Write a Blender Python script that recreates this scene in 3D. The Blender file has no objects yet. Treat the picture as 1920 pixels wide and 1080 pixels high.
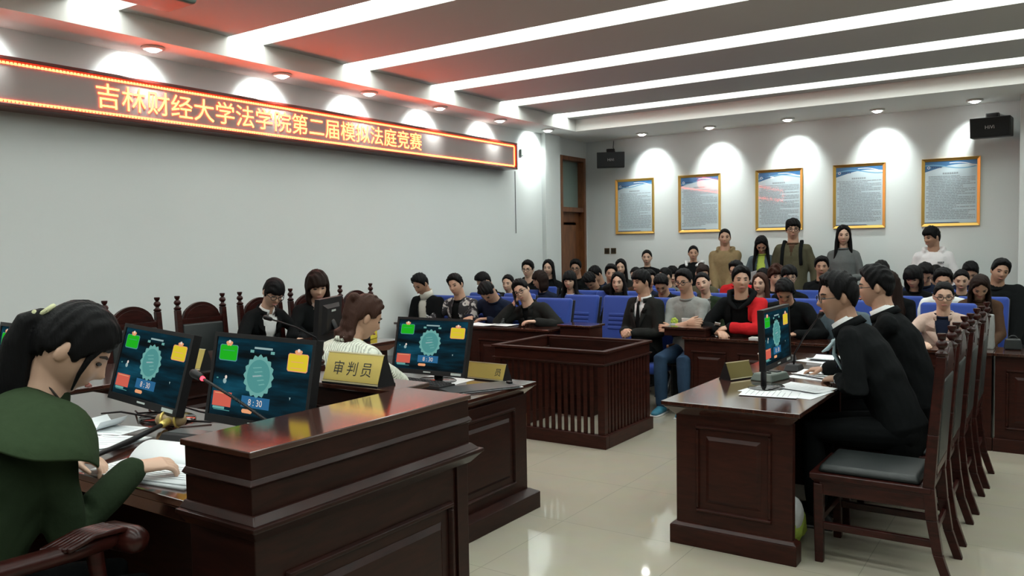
import bpy, bmesh, math, random
import numpy as np
from mathutils import Vector, Matrix, Euler

random.seed(7); RNG = np.random.default_rng(7)
S = bpy.context.scene
COL = S.collection
PI = math.pi
R = math.radians

# ------------------------------------------------------------------ camera, world, exposure, large lights
cam_d = bpy.data.cameras.new('camera'); cam_d.sensor_width = 36.0; cam_d.lens = 36.0 * 1524.7 / 1920.0
cam_d.clip_start = 0.05; cam_d.clip_end = 60
cam = bpy.data.objects.new('camera', cam_d); COL.objects.link(cam)
_y, _p, _r = 0.598720885, -0.0508763382, -0.0165461041
_f = Vector((-math.sin(_y)*math.cos(_p), math.cos(_y)*math.cos(_p), math.sin(_p)))
_rt = Vector((math.cos(_y), math.sin(_y), 0)); _up = _rt.cross(_f)
_r2 = _rt*math.cos(_r) + _up*math.sin(_r); _u2 = -_rt*math.sin(_r) + _up*math.cos(_r)
cam.matrix_world = Matrix(((_r2.x, _u2.x, -_f.x, 0), (_r2.y, _u2.y, -_f.y, 0), (_r2.z, _u2.z, -_f.z, 1.6), (0, 0, 0, 1)))
S.camera = cam
w = bpy.data.worlds.new('world'); S.world = w; w.use_nodes = True
w.node_tree.nodes['Background'].inputs[0].default_value = (0.6, 0.7, 0.75, 1)
w.node_tree.nodes['Background'].inputs[1].default_value = 0.02
S.view_settings.view_transform = 'Standard'; S.view_settings.look = 'None'
S.view_settings.gamma = 1.0; S.view_settings.use_curve_mapping = False
S.view_settings.exposure = 0.0
STRIP_POWER = 8.3          # glow of the ceiling troffers
SPOT_POWER = 95.0          # each recessed downlight, watts
SIGN_POWER = 24.0          # the LED characters and border

# room numbers (metres): camera stands over (0,0)
XL, XR, YF, YB = -6.1, 3.6, -3.6, 11.02
ZS, ZC = 3.17, 3.33
XS, YS = -5.62, 9.85

# ------------------------------------------------------------------ materials
def mat(name, col, rough=0.6, metal=0.0, spec=0.5, emit=None, estr=0.0, bump=0.0, bscale=60.0, var=0.0, coat=0.0, sheen=0.0):
    m = bpy.data.materials.get(name)
    if m: return m
    m = bpy.data.materials.new(name); m.use_nodes = True
    nt = m.node_tree; b = nt.nodes['Principled BSDF']
    b.inputs['Base Color'].default_value = (*col, 1); b.inputs['Roughness'].default_value = rough
    b.inputs['Metallic'].default_value = metal; b.inputs['Specular IOR Level'].default_value = spec
    b.inputs['Coat Weight'].default_value = coat; b.inputs['Sheen Weight'].default_value = sheen
    if emit:
        b.inputs['Emission Color'].default_value = (*emit, 1); b.inputs['Emission Strength'].default_value = estr
    if bump or var:
        tc = nt.nodes.new('ShaderNodeTexCoord'); n = nt.nodes.new('ShaderNodeTexNoise')
        n.inputs['Scale'].default_value = bscale; n.inputs['Detail'].default_value = 4
        nt.links.new(tc.outputs['Object'], n.inputs['Vector'])
        if bump:
            bp = nt.nodes.new('ShaderNodeBump'); bp.inputs['Strength'].default_value = bump; bp.inputs['Distance'].default_value = 0.01
            nt.links.new(n.outputs['Fac'], bp.inputs['Height']); nt.links.new(bp.outputs['Normal'], b.inputs['Normal'])
        if var:
            mx = nt.nodes.new('ShaderNodeMix'); mx.data_type = 'RGBA'
            mx.inputs['A'].default_value = (*[c*(1-var) for c in col], 1); mx.inputs['B'].default_value = (*[min(1, c*(1+var)) for c in col], 1)
            nt.links.new(n.outputs['Fac'], mx.inputs['Factor']); nt.links.new(mx.outputs['Result'], b.inputs['Base Color'])
    return m

def wood(name, dark, light, rough=0.3, scale=(3, 3, 22), coat=0.3, turn=None):
    m = bpy.data.materials.new(name); m.use_nodes = True
    nt = m.node_tree; b = nt.nodes['Principled BSDF']
    tc = nt.nodes.new('ShaderNodeTexCoord'); mp = nt.nodes.new('ShaderNodeMapping')
    mp.inputs['Scale'].default_value = scale
    n = nt.nodes.new('ShaderNodeTexNoise'); n.inputs['Scale'].default_value = 3.0; n.inputs['Detail'].default_value = 6; n.inputs['Distortion'].default_value = 0.6
    r = nt.nodes.new('ShaderNodeValToRGB')
    r.color_ramp.elements[0].position = 0.35; r.color_ramp.elements[0].color = (*dark, 1)
    r.color_ramp.elements[1].position = 0.7; r.color_ramp.elements[1].color = (*light, 1)
    nt.links.new(tc.outputs['Object'], mp.inputs['Vector']); nt.links.new(mp.outputs['Vector'], n.inputs['Vector'])
    nt.links.new(n.outputs['Fac'], r.inputs['Fac']); nt.links.new(r.outputs['Color'], b.inputs['Base Color'])
    b.inputs['Roughness'].default_value = rough; b.inputs['Coat Weight'].default_value = coat; b.inputs['Coat Roughness'].default_value = 0.12
    b.inputs['Specular IOR Level'].default_value = 0.22 if coat < .2 else 0.5
    return m

def emis(name, col, s):
    m = bpy.data.materials.get(name)
    if m: return m
    m = bpy.data.materials.new(name); m.use_nodes = True
    nt = m.node_tree; nt.nodes.clear()
    o = nt.nodes.new('ShaderNodeOutputMaterial'); e = nt.nodes.new('ShaderNodeEmission')
    e.inputs[0].default_value = (*col, 1); e.inputs[1].default_value = s
    nt.links.new(e.outputs[0], o.inputs[0]); return m

def glass_thin(name, tint=(1, 1, 1), ior=1.5):
    m = bpy.data.materials.new(name); m.use_nodes = True
    nt = m.node_tree; nt.nodes.clear()
    o = nt.nodes.new('ShaderNodeOutputMaterial'); mx = nt.nodes.new('ShaderNodeMixShader'); fr = nt.nodes.new('ShaderNodeFresnel')
    t = nt.nodes.new('ShaderNodeBsdfTransparent'); g = nt.nodes.new('ShaderNodeBsdfGlossy')
    fr.inputs[0].default_value = ior; t.inputs[0].default_value = (*tint, 1); g.inputs['Roughness'].default_value = 0.04
    ge = nt.nodes.new('ShaderNodeNewGeometry'); io = nt.nodes.new('ShaderNodeMix'); io.inputs['A'].default_value = ior; io.inputs['B'].default_value = 1/ior
    nt.links.new(ge.outputs['Backfacing'], io.inputs['Factor']); nt.links.new(io.outputs['Result'], fr.inputs[0])
    nt.links.new(fr.outputs[0], mx.inputs[0]); nt.links.new(t.outputs[0], mx.inputs[1]); nt.links.new(g.outputs[0], mx.inputs[2])
    nt.links.new(mx.outputs[0], o.inputs[0]); return m

def screen_mat(name, k=1.0):
    """picture on the monitors: dark teal with soft horizontal light bands"""
    m = bpy.data.materials.new(name); m.use_nodes = True
    nt = m.node_tree; nt.nodes.clear()
    o = nt.nodes.new('ShaderNodeOutputMaterial'); e = nt.nodes.new('ShaderNodeEmission'); e.inputs[1].default_value = k
    tc = nt.nodes.new('ShaderNodeTexCoord'); mp = nt.nodes.new('ShaderNodeMapping'); mp.inputs['Scale'].default_value = (1.5, 1, 11)
    n = nt.nodes.new('ShaderNodeTexNoise'); n.inputs['Scale'].default_value = 1.6; n.inputs['Detail'].default_value = 5
    r = nt.nodes.new('ShaderNodeValToRGB')
    els = r.color_ramp.elements
    els[0].position = 0.38; els[0].color = (0.006, 0.010, 0.012, 1); els[1].position = 0.72; els[1].color = (0.012, 0.10, 0.16, 1)
    x = els.new(0.55); x.color = (0.006, 0.035, 0.055, 1)
    nt.links.new(tc.outputs['Object'], mp.inputs['Vector']); nt.links.new(mp.outputs['Vector'], n.inputs['Vector'])
    nt.links.new(n.outputs['Fac'], r.inputs['Fac']); nt.links.new(r.outputs['Color'], e.inputs[0]); nt.links.new(e.outputs[0], o.inputs[0])
    return m

def floor_mat():
    m = bpy.data.materials.new('floor_tiles'); m.use_nodes = True
    nt = m.node_tree; b = nt.nodes['Principled BSDF']
    tc = nt.nodes.new('ShaderNodeTexCoord'); br = nt.nodes.new('ShaderNodeTexBrick')
    br.offset = 0.0; br.inputs['Scale'].default_value = 1.0
    br.inputs['Brick Width'].default_value = 0.8; br.inputs['Row Height'].default_value = 0.8
    br.inputs['Mortar Size'].default_value = 0.0022; br.inputs['Mortar Smooth'].default_value = 0.1
    br.inputs['Color1'].default_value = (0.375, 0.345, 0.275, 1); br.inputs['Color2'].default_value = (0.365, 0.335, 0.267, 1); br.inputs['Mortar'].default_value = (0.27, 0.25, 0.20, 1)
    n = nt.nodes.new('ShaderNodeTexNoise'); n.inputs['Scale'].default_value = 7; n.inputs['Detail'].default_value = 6
    mx = nt.nodes.new('ShaderNodeMix'); mx.data_type = 'RGBA'; mx.blend_type = 'MULTIPLY'; mx.inputs['Factor'].default_value = 0.12
    nt.links.new(tc.outputs['Object'], br.inputs['Vector']); nt.links.new(tc.outputs['Object'], n.inputs['Vector'])
    nt.links.new(br.outputs['Color'], mx.inputs['A']); nt.links.new(n.outputs['Color'], mx.inputs['B']); nt.links.new(mx.outputs['Result'], b.inputs['Base Color'])
    b.inputs['Roughness'].default_value = 0.045; b.inputs['Specular IOR Level'].default_value = 0.5
    return m

def pattern_mat(name):
    """black and off-white blotched shirt cloth"""
    m = bpy.data.materials.new(name); m.use_nodes = True
    nt = m.node_tree; b = nt.nodes['Principled BSDF']; b.inputs['Roughness'].default_value = 0.8
    tc = nt.nodes.new('ShaderNodeTexCoord'); n = nt.nodes.new('ShaderNodeTexNoise'); n.inputs['Scale'].default_value = 13; n.inputs['Detail'].default_value = 2; n.inputs['Distortion'].default_value = 1.2
    r = nt.nodes.new('ShaderNodeValToRGB'); r.color_ramp.interpolation = 'CONSTANT'
    els = r.color_ramp.elements; els[0].color = (0.012, 0.012, 0.015, 1); els[1].position = 0.56; els[1].color = (0.5, 0.49, 0.47, 1)
    x = els.new(0.50); x.color = (0.10, 0.10, 0.11, 1)
    nt.links.new(tc.outputs['Object'], n.inputs['Vector']); nt.links.new(n.outputs['Fac'], r.inputs['Fac']); nt.links.new(r.outputs['Color'], b.inputs['Base Color'])
    return m

def knit_mat(name, col, dark, scale=55, rot=0.5):
    m = bpy.data.materials.new(name); m.use_nodes = True
    nt = m.node_tree; b = nt.nodes['Principled BSDF']; b.inputs['Roughness'].default_value = 0.9
    tc = nt.nodes.new('ShaderNodeTexCoord'); mp = nt.nodes.new('ShaderNodeMapping'); mp.inputs['Rotation'].default_value = (0.3, rot, 0.2)
    wv = nt.nodes.new('ShaderNodeTexWave'); wv.inputs['Scale'].default_value = scale/3.0; wv.inputs['Distortion'].default_value = 2.5; wv.inputs['Detail Scale'].default_value = 2
    r = nt.nodes.new('ShaderNodeValToRGB'); r.color_ramp.elements[0].color = (*dark, 1); r.color_ramp.elements[0].position = 0.0
    r.color_ramp.elements[1].color = (*col, 1); r.color_ramp.elements[1].position = 0.45
    bp = nt.nodes.new('ShaderNodeBump'); bp.inputs['Strength'].default_value = 0.6; bp.inputs['Distance'].default_value = 0.006
    nt.links.new(tc.outputs['Object'], mp.inputs['Vector']); nt.links.new(mp.outputs['Vector'], wv.inputs['Vector'])
    nt.links.new(wv.outputs['Fac'], r.inputs['Fac']); nt.links.new(r.outputs['Color'], b.inputs['Base Color'])
    nt.links.new(wv.outputs['Fac'], bp.inputs['Height']); nt.links.new(bp.outputs['Normal'], b.inputs['Normal'])
    return m

def hair_mat(name, col):
    m = bpy.data.materials.new(name); m.use_nodes = True
    nt = m.node_tree; b = nt.nodes['Principled BSDF']; b.inputs['Roughness'].default_value = 0.55; b.inputs['Specular IOR Level'].default_value = 0.10
    b.inputs['Base Color'].default_value = (*col, 1)
    tc = nt.nodes.new('ShaderNodeTexCoord'); mp = nt.nodes.new('ShaderNodeMapping'); mp.inputs['Scale'].default_value = (160, 160, 14)
    n = nt.nodes.new('ShaderNodeTexNoise'); n.inputs['Scale'].default_value = 1.0; n.inputs['Detail'].default_value = 3
    bp = nt.nodes.new('ShaderNodeBump'); bp.inputs['Strength'].default_value = 0.5; bp.inputs['Distance'].default_value = 0.006
    nt.links.new(tc.outputs['Object'], mp.inputs['Vector']); nt.links.new(mp.outputs['Vector'], n.inputs['Vector'])
    nt.links.new(n.outputs['Fac'], bp.inputs['Height']); nt.links.new(bp.outputs['Normal'], b.inputs['Normal'])
    return m

M = {}
M['wall'] = mat('wall_paint', (0.63, 0.67, 0.66), 0.75, bump=0.04, bscale=180)
M['ceil'] = mat('ceiling_paint', (0.80, 0.80, 0.77), 0.8)
M['board'] = mat('ceiling_board_paint', (0.46, 0.46, 0.44), 0.85)
M['drape'] = mat('dark_drape', (0.14, 0.13, 0.12), 0.9, bump=.3, bscale=9)
M['floor'] = floor_mat()
M['wood'] = wood('mahogany', (0.012, 0.0036, 0.0024), (0.025, 0.0064, 0.004), 0.42, (3, 3, 16), 0.06)
M['woodtop'] = wood('mahogany_polished', (0.030, 0.010, 0.007), (0.052, 0.017, 0.010), 0.13, (16, 3, 3), 0.6)
M['wood2'] = wood('red_mahogany', (0.020, 0.0055, 0.0036), (0.040, 0.0098, 0.006), 0.40, (3, 3, 16), 0.06)
M['chairwood'] = wood('rosewood', (0.016, 0.004, 0.003), (0.040, 0.008, 0.006), 0.32, (4, 4, 18), 0.12)
M['doorwood'] = wood('door_teak', (0.13, 0.045, 0.016), (0.21, 0.08, 0.028), 0.4, (6, 6, 1.5), 0.2)
M['leather'] = mat('black_leather', (0.010, 0.014, 0.014), 0.45, bump=0.15, bscale=220)
M['blue'] = mat('blue_plush', (0.014, 0.048, 0.27), 0.85, bump=0.12, bscale=260, sheen=0.15)
M['seatshell'] = mat('seat_shell_black', (0.012, 0.012, 0.014), 0.5)
M['steel'] = mat('steel', (0.55, 0.55, 0.55), 0.3, 1.0)
M['plastic'] = mat('black_plastic', (0.008, 0.008, 0.009), 0.5, spec=.3)
M['plasticgrey'] = mat('grey_green_plastic', (0.11, 0.14, 0.12), 0.45)
M['plasticlt'] = mat('white_plastic', (0.62, 0.63, 0.6), 0.4)
M['paper'] = mat('white_paper', (0.78, 0.82, 0.84), 0.7)
M['ink'] = mat('grey_print', (0.30, 0.33, 0.36), 0.8)
M['gold'] = mat('gilt_frame', (0.80, 0.50, 0.13), 0.32, 0.85)
M['brass'] = mat('brass_plate', (0.72, 0.56, 0.16), 0.36, 0.6)
M['brassshaded'] = mat('brass_plate_shaded', (0.20, 0.16, 0.05), 0.4, 0.5)  # same brass, dark reflections painted into the colour for one plate
M['brasstext'] = mat('engraved_black', (0.02, 0.02, 0.02), 0.5)
M['signframe'] = mat('sign_frame_dark_red', (0.09, 0.014, 0.010), 0.3, coat=0.3)
M['signface'] = mat('led_panel_face', (0.27, 0.245, 0.235), 1.0, bump=0.2, bscale=400, spec=.0)
M['led'] = emis('led_glow', (1.0, 0.090, 0.020), SIGN_POWER)
M['ledborder'] = emis('led_border_glow', (1.0, 0.062, 0.017), SIGN_POWER)
M['tube'] = emis('troffer_glow', (0.93, 1.0, 0.95), STRIP_POWER)
M['lamp'] = emis('downlight_glow', (1.0, 1.0, 0.96), 45.0)
M['redled'] = emis('red_indicator', (1.0, 0.04, 0.06), 5.0)
M['skin1'] = mat('skin_light', (0.56, 0.36, 0.26), 0.5)
M['skin2'] = mat('skin_mid', (0.47, 0.28, 0.19), 0.5)
M['skin3'] = mat('skin_tan', (0.38, 0.215, 0.14), 0.5)
M['lip'] = mat('lips', (0.36, 0.13, 0.11), 0.45)
M['eye'] = mat('eye_dark', (0.015, 0.011, 0.010), 0.25)
M['brow'] = mat('brow_hair', (0.03, 0.022, 0.018), 0.8)
M['hairblk'] = hair_mat('hair_black', (0.0055, 0.0055, 0.006))
M['hairbrn'] = hair_mat('hair_dark_brown', (0.016, 0.009, 0.007))
M['hairred'] = hair_mat('hair_brown', (0.042, 0.019, 0.013))
M['glassrim'] = mat('spectacle_rim', (0.02, 0.018, 0.018), 0.3)
M['pane'] = glass_thin('clear_pane')

def cloth(name, col, var=0.12):
    return mat('cloth_' + name, col, 0.95, bump=0.25, bscale=40, var=var, spec=0.08)
M['blk'] = cloth('black', (0.0065, 0.0075, 0.008)); M['char'] = cloth('charcoal', (0.017, 0.018, 0.017)); M['navy'] = cloth('navy', (0.012, 0.017, 0.035))
M['darkgrn'] = cloth('dark_green', (0.020, 0.033, 0.017)); M['white'] = cloth('white', (0.72, 0.74, 0.74), 0.04); M['cream'] = cloth('cream', (0.62, 0.60, 0.53), 0.06)
M['grey'] = cloth('grey', (0.26, 0.27, 0.26)); M['midgrey'] = cloth('mid_grey', (0.12, 0.13, 0.13)); M['red'] = cloth('red', (0.48, 0.018, 0.022)); M['khaki'] = cloth('khaki', (0.23, 0.17, 0.09))
M['olive'] = cloth('olive', (0.085, 0.080, 0.050)); M['denim'] = cloth('denim', (0.028, 0.055, 0.10)); M['beige'] = cloth('beige', (0.50, 0.38, 0.32)); M['bluegrey'] = cloth('blue_grey', (0.09, 0.12, 0.14))
M['lime'] = cloth('lime', (0.42, 0.55, 0.10)); M['yellow'] = cloth('yellow', (0.65, 0.52, 0.06)); M['brown'] = cloth('brown', (0.07, 0.04, 0.025)); M['orange'] = cloth('orange', (0.45, 0.13, 0.05))
M['shoe'] = mat('shoe_black', (0.012, 0.012, 0.012), 0.4); M['shoewhite'] = mat('shoe_white', (0.6, 0.6, 0.6), 0.5); M['shoeblue'] = mat('shoe_teal', (0.03, 0.16, 0.24), 0.6)
M['pattern'] = pattern_mat('cloth_black_white_pattern')
M['knit'] = knit_mat('cream_cable_knit', (0.68, 0.70, 0.60), (0.36, 0.38, 0.32), 75)
M['hood'] = cloth('hoodie_white', (0.66, 0.65, 0.66), 0.05)

# ------------------------------------------------------------------ mesh kit
class MB:
    def __init__(s): s.v = []; s.f = []; s.m = []
    def add(s, verts, faces, mi=0):
        o = len(s.v); s.v += [tuple(map(float, p)) for p in verts]
        s.f += [tuple(i + o for i in q) for q in faces]; s.m += [mi] * len(faces)
    def box(s, x0, x1, y0, y1, z0, z1, mi=0):
        s.add([(x0,y0,z0),(x1,y0,z0),(x1,y1,z0),(x0,y1,z0),(x0,y0,z1),(x1,y0,z1),(x1,y1,z1),(x0,y1,z1)],
              [(0,3,2,1),(4,5,6,7),(0,1,5,4),(1,2,6,5),(2,3,7,6),(3,0,4,7)], mi); return s
    def hexa(s, pts, mi=0):            # 8 points, bottom loop then top loop
        s.add(pts, [(0,3,2,1),(4,5,6,7),(0,1,5,4),(1,2,6,5),(2,3,7,6),(3,0,4,7)], mi); return s
    def frus(s, a, za, b, zb, mi=0):   # rectangle a=(x0,x1,y0,y1) at za to rectangle b at zb
        q = lambda r, z: [(r[0],r[2],z),(r[1],r[2],z),(r[1],r[3],z),(r[0],r[3],z)]
        return s.hexa(q(a, za) + q(b, zb), mi)
    def obox(s, c, size, rot=None, mi=0):
        a, b, d = [k/2 for k in size]; c = Vector(c)
        P = [Vector(p) for p in ((-a,-b,-d),(a,-b,-d),(a,b,-d),(-a,b,-d),(-a,-b,d),(a,-b,d),(a,b,d),(-a,b,d))]
        if rot is not None: P = [rot @ p for p in P]
        return s.hexa([c + p for p in P], mi)
    def tube(s, pts, rad, n=10, mi=0, side=None, cap=True):
        """round-ended tube; rad: number or (a,b) per point; side: reference direction for a"""
        P = [np.array(p, float) for p in pts]; k = len(P)
        if not isinstance(rad, (list,)): rad = [rad] * k
        rad = [(r, r) if not isinstance(r, tuple) else r for r in rad]
        T = []
        for i in range(k):
            t = P[min(i+1, k-1)] - P[max(i-1, 0)]; T.append(t / (np.linalg.norm(t) + 1e-9))
        u = np.array(side, float) if side is not None else (np.array([1., 0, 0]) if abs(T[0][0]) < 0.8 else np.array([0, 1., 0]))
        rings = []
        def fr(t, u):
            u = u - t * (u @ t); u = u / (np.linalg.norm(u) + 1e-9); return u, np.cross(t, u)
        for i in range(k):
            if side is not None: u = np.array(side, float)
            u, v = fr(T[i], u); rings.append((P[i], u, v, rad[i][0], rad[i][1]))
        if cap:
            p, u0, v0, a, b = rings[0]; e = min(a, b); st = []
            for h in (0.95, 0.6): st.append((p - T[0]*e*h, u0, v0, a*math.sqrt(1-h*h), b*math.sqrt(1-h*h)))
            p, u1, v1, a, b = rings[-1]; e = min(a, b); en = []
            for h in (0.6, 0.95): en.append((p + T[-1]*e*h, u1, v1, a*math.sqrt(1-h*h), b*math.sqrt(1-h*h)))
            rings = st + rings + en
        V = []; F = []
        for (p, u, v, a, b) in rings:
            for j in range(n):
                an = 2*PI*j/n; V.append(p + u*a*math.cos(an) + v*b*math.sin(an))
        m = len(rings)
        for i in range(m-1):
            for j in range(n): F.append((i*n+j, i*n+(j+1) % n, (i+1)*n+(j+1) % n, (i+1)*n+j))
        F.append(tuple(range(n-1, -1, -1))); F.append(tuple((m-1)*n + j for j in range(n)))
        s.add(V, F, mi); return s
    def ell(s, c, r, rot=None, nu=16, nv=10, mi=0):
        V = [(0, 0, -r[2])]
        for i in range(1, nv):
            t = PI*i/nv
            for j in range(nu):
                a = 2*PI*j/nu; V.append((r[0]*math.sin(t)*math.cos(a), r[1]*math.sin(t)*math.sin(a), -r[2]*math.cos(t)))
        V.append((0, 0, r[2])); F = []
        for j in range(nu): F.append((0, 1+(j+1) % nu, 1+j))
        for i in range(nv-2):
            for j in range(nu): F.append((1+i*nu+j, 1+i*nu+(j+1) % nu, 1+(i+1)*nu+(j+1) % nu, 1+(i+1)*nu+j))
        L = len(V)-1
        for j in range(nu): F.append((L, 1+(nv-2)*nu+j, 1+(nv-2)*nu+(j+1) % nu))
        if rot is not None: V = [rot @ Vector(p) for p in V]
        c = Vector(c); s.add([c + Vector(p) for p in V], F, mi); return s
    def lathe(s, c, prof, n=14, mi=0):
        V = []; F = []
        for (r, z) in prof:
            for j in range(n):
                a = 2*PI*j/n; V.append((c[0]+r*math.cos(a), c[1]+r*math.sin(a), c[2]+z))
        for i in range(len(prof)-1):
            for j in range(n): F.append((i*n+j, i*n+(j+1) % n, (i+1)*n+(j+1) % n, (i+1)*n+j))
        F.append(tuple(range(n-1, -1, -1))); F.append(tuple((len(prof)-1)*n+j for j in range(n)))
        s.add(V, F, mi); return s
    def prism(s, poly, o, ux, uy, un, t, mi=0):
        """extrude a 2-D polygon: o + a*ux + b*uy, thickness t along un"""
        o, ux, uy, un = map(Vector, (o, ux, uy, un)); n = len(poly)
        A = [o + ux*a + uy*b for a, b in poly]; B = [p + un*t for p in A]
        s.add(A + B, [tuple(range(n-1, -1, -1)), tuple(range(n, 2*n))] + [(i, (i+1) % n, n+(i+1) % n, n+i) for i in range(n)], mi); return s
    def torus(s, c, R_, r, ux, uy, n=24, k=8, mi=0, a0=0, a1=2*PI):
        c, ux, uy = map(Vector, (c, ux, uy)); full = abs(a1-a0-2*PI) < 1e-6
        pts = [c + ux*(R_*math.cos(a0+(a1-a0)*i/n)) + uy*(R_*math.sin(a0+(a1-a0)*i/n)) for i in range(n + (0 if full else 1))]
        if full: pts += [pts[0], pts[1]]
        s.tube(pts, r, k, mi, cap=not full); return s
    def text(s, body, o, ux, uy, un, size, mi=0, depth=0.0, align='LEFT', sx=1.0, spacing=1.0):
        c = bpy.data.curves.new('txt', 'FONT'); c.body = body; c.size = size; c.align_x = align; c.resolution_u = 3; c.space_character = spacing
        ob = bpy.data.objects.new('txt', c); COL.objects.link(ob)
        dg = bpy.context.evaluated_depsgraph_get(); me = bpy.data.meshes.new_from_object(ob.evaluated_get(dg))
        o, ux, uy, un = map(Vector, (o, ux, uy, un))
        V = [o + ux*(v.co.x*sx) + uy*v.co.y + un*depth for v in me.vertices]
        s.add(V, [tuple(p.vertices) for p in me.polygons], mi)
        bpy.data.objects.remove(ob); bpy.data.curves.remove(c); bpy.data.meshes.remove(me); return s
    def build(s, name, mats, parent=None, smooth=False, bevel=0.0, loc=None, rotz=0.0, seg=2, angle=None):
        me = bpy.data.meshes.new(name); me.from_pydata(s.v, [], s.f)
        if not isinstance(mats, (list, tuple)): mats = [mats]
        for m in mats: me.materials.append(m)
        if len(mats) > 1: me.polygons.foreach_set('material_index', s.m)
        bm = bmesh.new(); bm.from_mesh(me); bmesh.ops.recalc_face_normals(bm, faces=bm.faces); bm.to_mesh(me); bm.free()
        if smooth:
            me.polygons.foreach_set('use_smooth', [True]*len(me.polygons))
            if angle: me.set_sharp_from_angle(angle=R(angle))
        me.update()
        o = bpy.data.objects.new(name, me); COL.objects.link(o)
        if parent: o.parent = parent
        if loc is not None: o.location = loc
        o.rotation_euler[2] = rotz
        if bevel:
            b = o.modifiers.new('bevel', 'BEVEL'); b.width = bevel; b.segments = seg; b.limit_method = 'ANGLE'; b.angle_limit = R(40)
        return o

def tag(o, label, cat, group=None):
    o['label'] = label; o['category'] = cat
    if group: o['group'] = group
    return o
def thing(name, label, cat, loc=(0, 0, 0), rotz=0.0, group=None):
    o = bpy.data.objects.new(name, None); COL.objects.link(o); o.empty_display_size = 0.1
    o.location = loc; o.rotation_euler = (0, 0, rotz); return tag(o, label, cat, group)
def struct(o):
    o['kind'] = 'structure'; return o
def dup(root, loc, rotz=0.0, label=None, group=None):
    r = root.copy(); COL.objects.link(r); r.location = loc; r.rotation_euler = (0, 0, rotz)
    if label: r['label'] = label
    if group: r['group'] = group
    for ch in list(root.children):
        c = ch.copy(); COL.objects.link(c); c.parent = r
        for g in list(ch.children):
            d = g.copy(); COL.objects.link(d); d.parent = c
    return r
# ------------------------------------------------------------------ the room
struct(MB().box(XL-.1, XR+.1, YF-.1, YB+.1, -.08, 0).build('floor', M['floor']))
wl = MB()
wl.box(XL-.15, XL, YF-.1, 10.22, 0, 3.6).box(XL-.15, XL, 10.96, YB+.1, 0, 3.6).box(XL-.15, XL, 10.22, 10.96, 2.92, 3.6)
struct(wl.build('wall_left', M['wall']))
struct(MB().box(XL, XR+.1, YB, YB+.12, 0, 3.6).build('wall_back', M['wall']))
struct(MB().box(XR, XR+.12, YF-.1, YB, 0, 3.6).build('wall_right', M['drape']))
struct(MB().box(XL, XR, YF-.12, YF, 0, 3.6).build('wall_front', M['drape']))
struct(MB().box(XL, XL+.07, 9.72, 10.12, 0, ZS).build('wall_pilaster', M['wall'], bevel=.004))
struct(MB().box(-.44, .16, 10.58, YB, 0, ZS).build('wall_column', M['wall'], bevel=.004))
# ceiling: low border all round, raised field of boards between glowing slots
ce = MB()
ce.box(XL, XS, YF, YB, ZS, 3.62).box(XS, XR, YS, YB, ZS, 3.62).box(XR-.5, XR, YF, YS, ZS, 3.62).box(XS, XR-.5, YF, YF+.5, ZS, 3.62)
slots = [(-2.12, -1.77), (-.85, -.50), (.43, .78), (1.69, 2.04), (2.96, 3.31), (4.23, 4.58), (5.50, 5.85), (6.77, 7.16), (8.05, 8.43), (9.27, 9.64)]
yy = YF+.5; bo = MB()
for a, b in slots:
    bo.box(XS, XR-.5, yy, a, ZC, ZC+.13); yy = b
bo.box(XS, XR-.5, yy, YS, ZC, ZC+.13)
struct(bo.build('ceiling_boards', M['board']))
struct(ce.build('ceiling', M['ceil']))
struct(MB().box(XL, XR, YF, YB, 3.60, 3.66).build('ceiling_deck', M['ceil']))
for i, (a, b) in enumerate(slots):
    o = MB().box(XS+.015, XR-.515, a-.06, b+.06, ZC+.15, ZC+.165).build('ceiling_light', M['tube'])
    ordn = ['first', 'second', 'third', 'fourth', 'fifth', 'sixth', 'seventh', 'eighth', 'ninth', 'tenth'][len(slots)-1-i]
    tag(o, f'long glowing slot light in the ceiling, {ordn} from the poster wall', 'ceiling light', 'slot lights')
# recessed downlights
def downlight(x, y, wall, label):
    t = thing('downlight', label, 'downlight', (x, y, ZS), group='recessed downlights')
    MB().lathe((0, 0, 0), [(.052, .0), (.085, -.002), (.088, -.012), (.080, -.020), (.056, -.022), (.052, -.014)], 24).build('trim_ring', M['plasticlt'], t, True)
    MB().lathe((0, 0, 0), [(.004, -.040), (.025, -.038), (.043, -.030), (.053, -.016), (.053, -.008), (.004, -.006)], 24).build('lamp', M['lamp'], t, True)
    l = bpy.data.lights.new('downlight_beam', 'SPOT'); l.energy = SPOT_POWER; l.color = (.93, 1.0, .97)
    l.spot_size = R(100 if wall[0] else 76); l.spot_blend = .85; l.shadow_soft_size = .04
    lo = bpy.data.objects.new('beam', l); COL.objects.link(lo); lo.parent = t; lo.location = (0, 0, -.045)
    d = Vector(wall) * (1.45 if wall[0] else .80) + Vector((0, 0, -1)); lo.rotation_euler = d.to_track_quat('-Z', 'Y').to_euler()
words = ['first', 'second', 'third', 'fourth', 'fifth', 'sixth']
for i, y in enumerate([9.42, 8.30, 7.13, 6.02, 4.92, 3.68]):
    downlight(-5.80, y, (-1, 0, 0), f'round glowing downlight above the LED sign, {words[i]} from the door')
for i, x in enumerate([-4.98, -3.99, -2.96, -1.90, -.88]):
    downlight(x, 10.62, (0, 1, 0), f'round glowing downlight above the poster wall, {words[i]} from the door')
downlight(-5.80, 2.5, (-1, 0, 0), 'round glowing downlight over the near end of the LED sign')
downlight(-5.80, 1.3, (-1, 0, 0), 'round downlight over the left wall beyond the near sign end')
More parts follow.
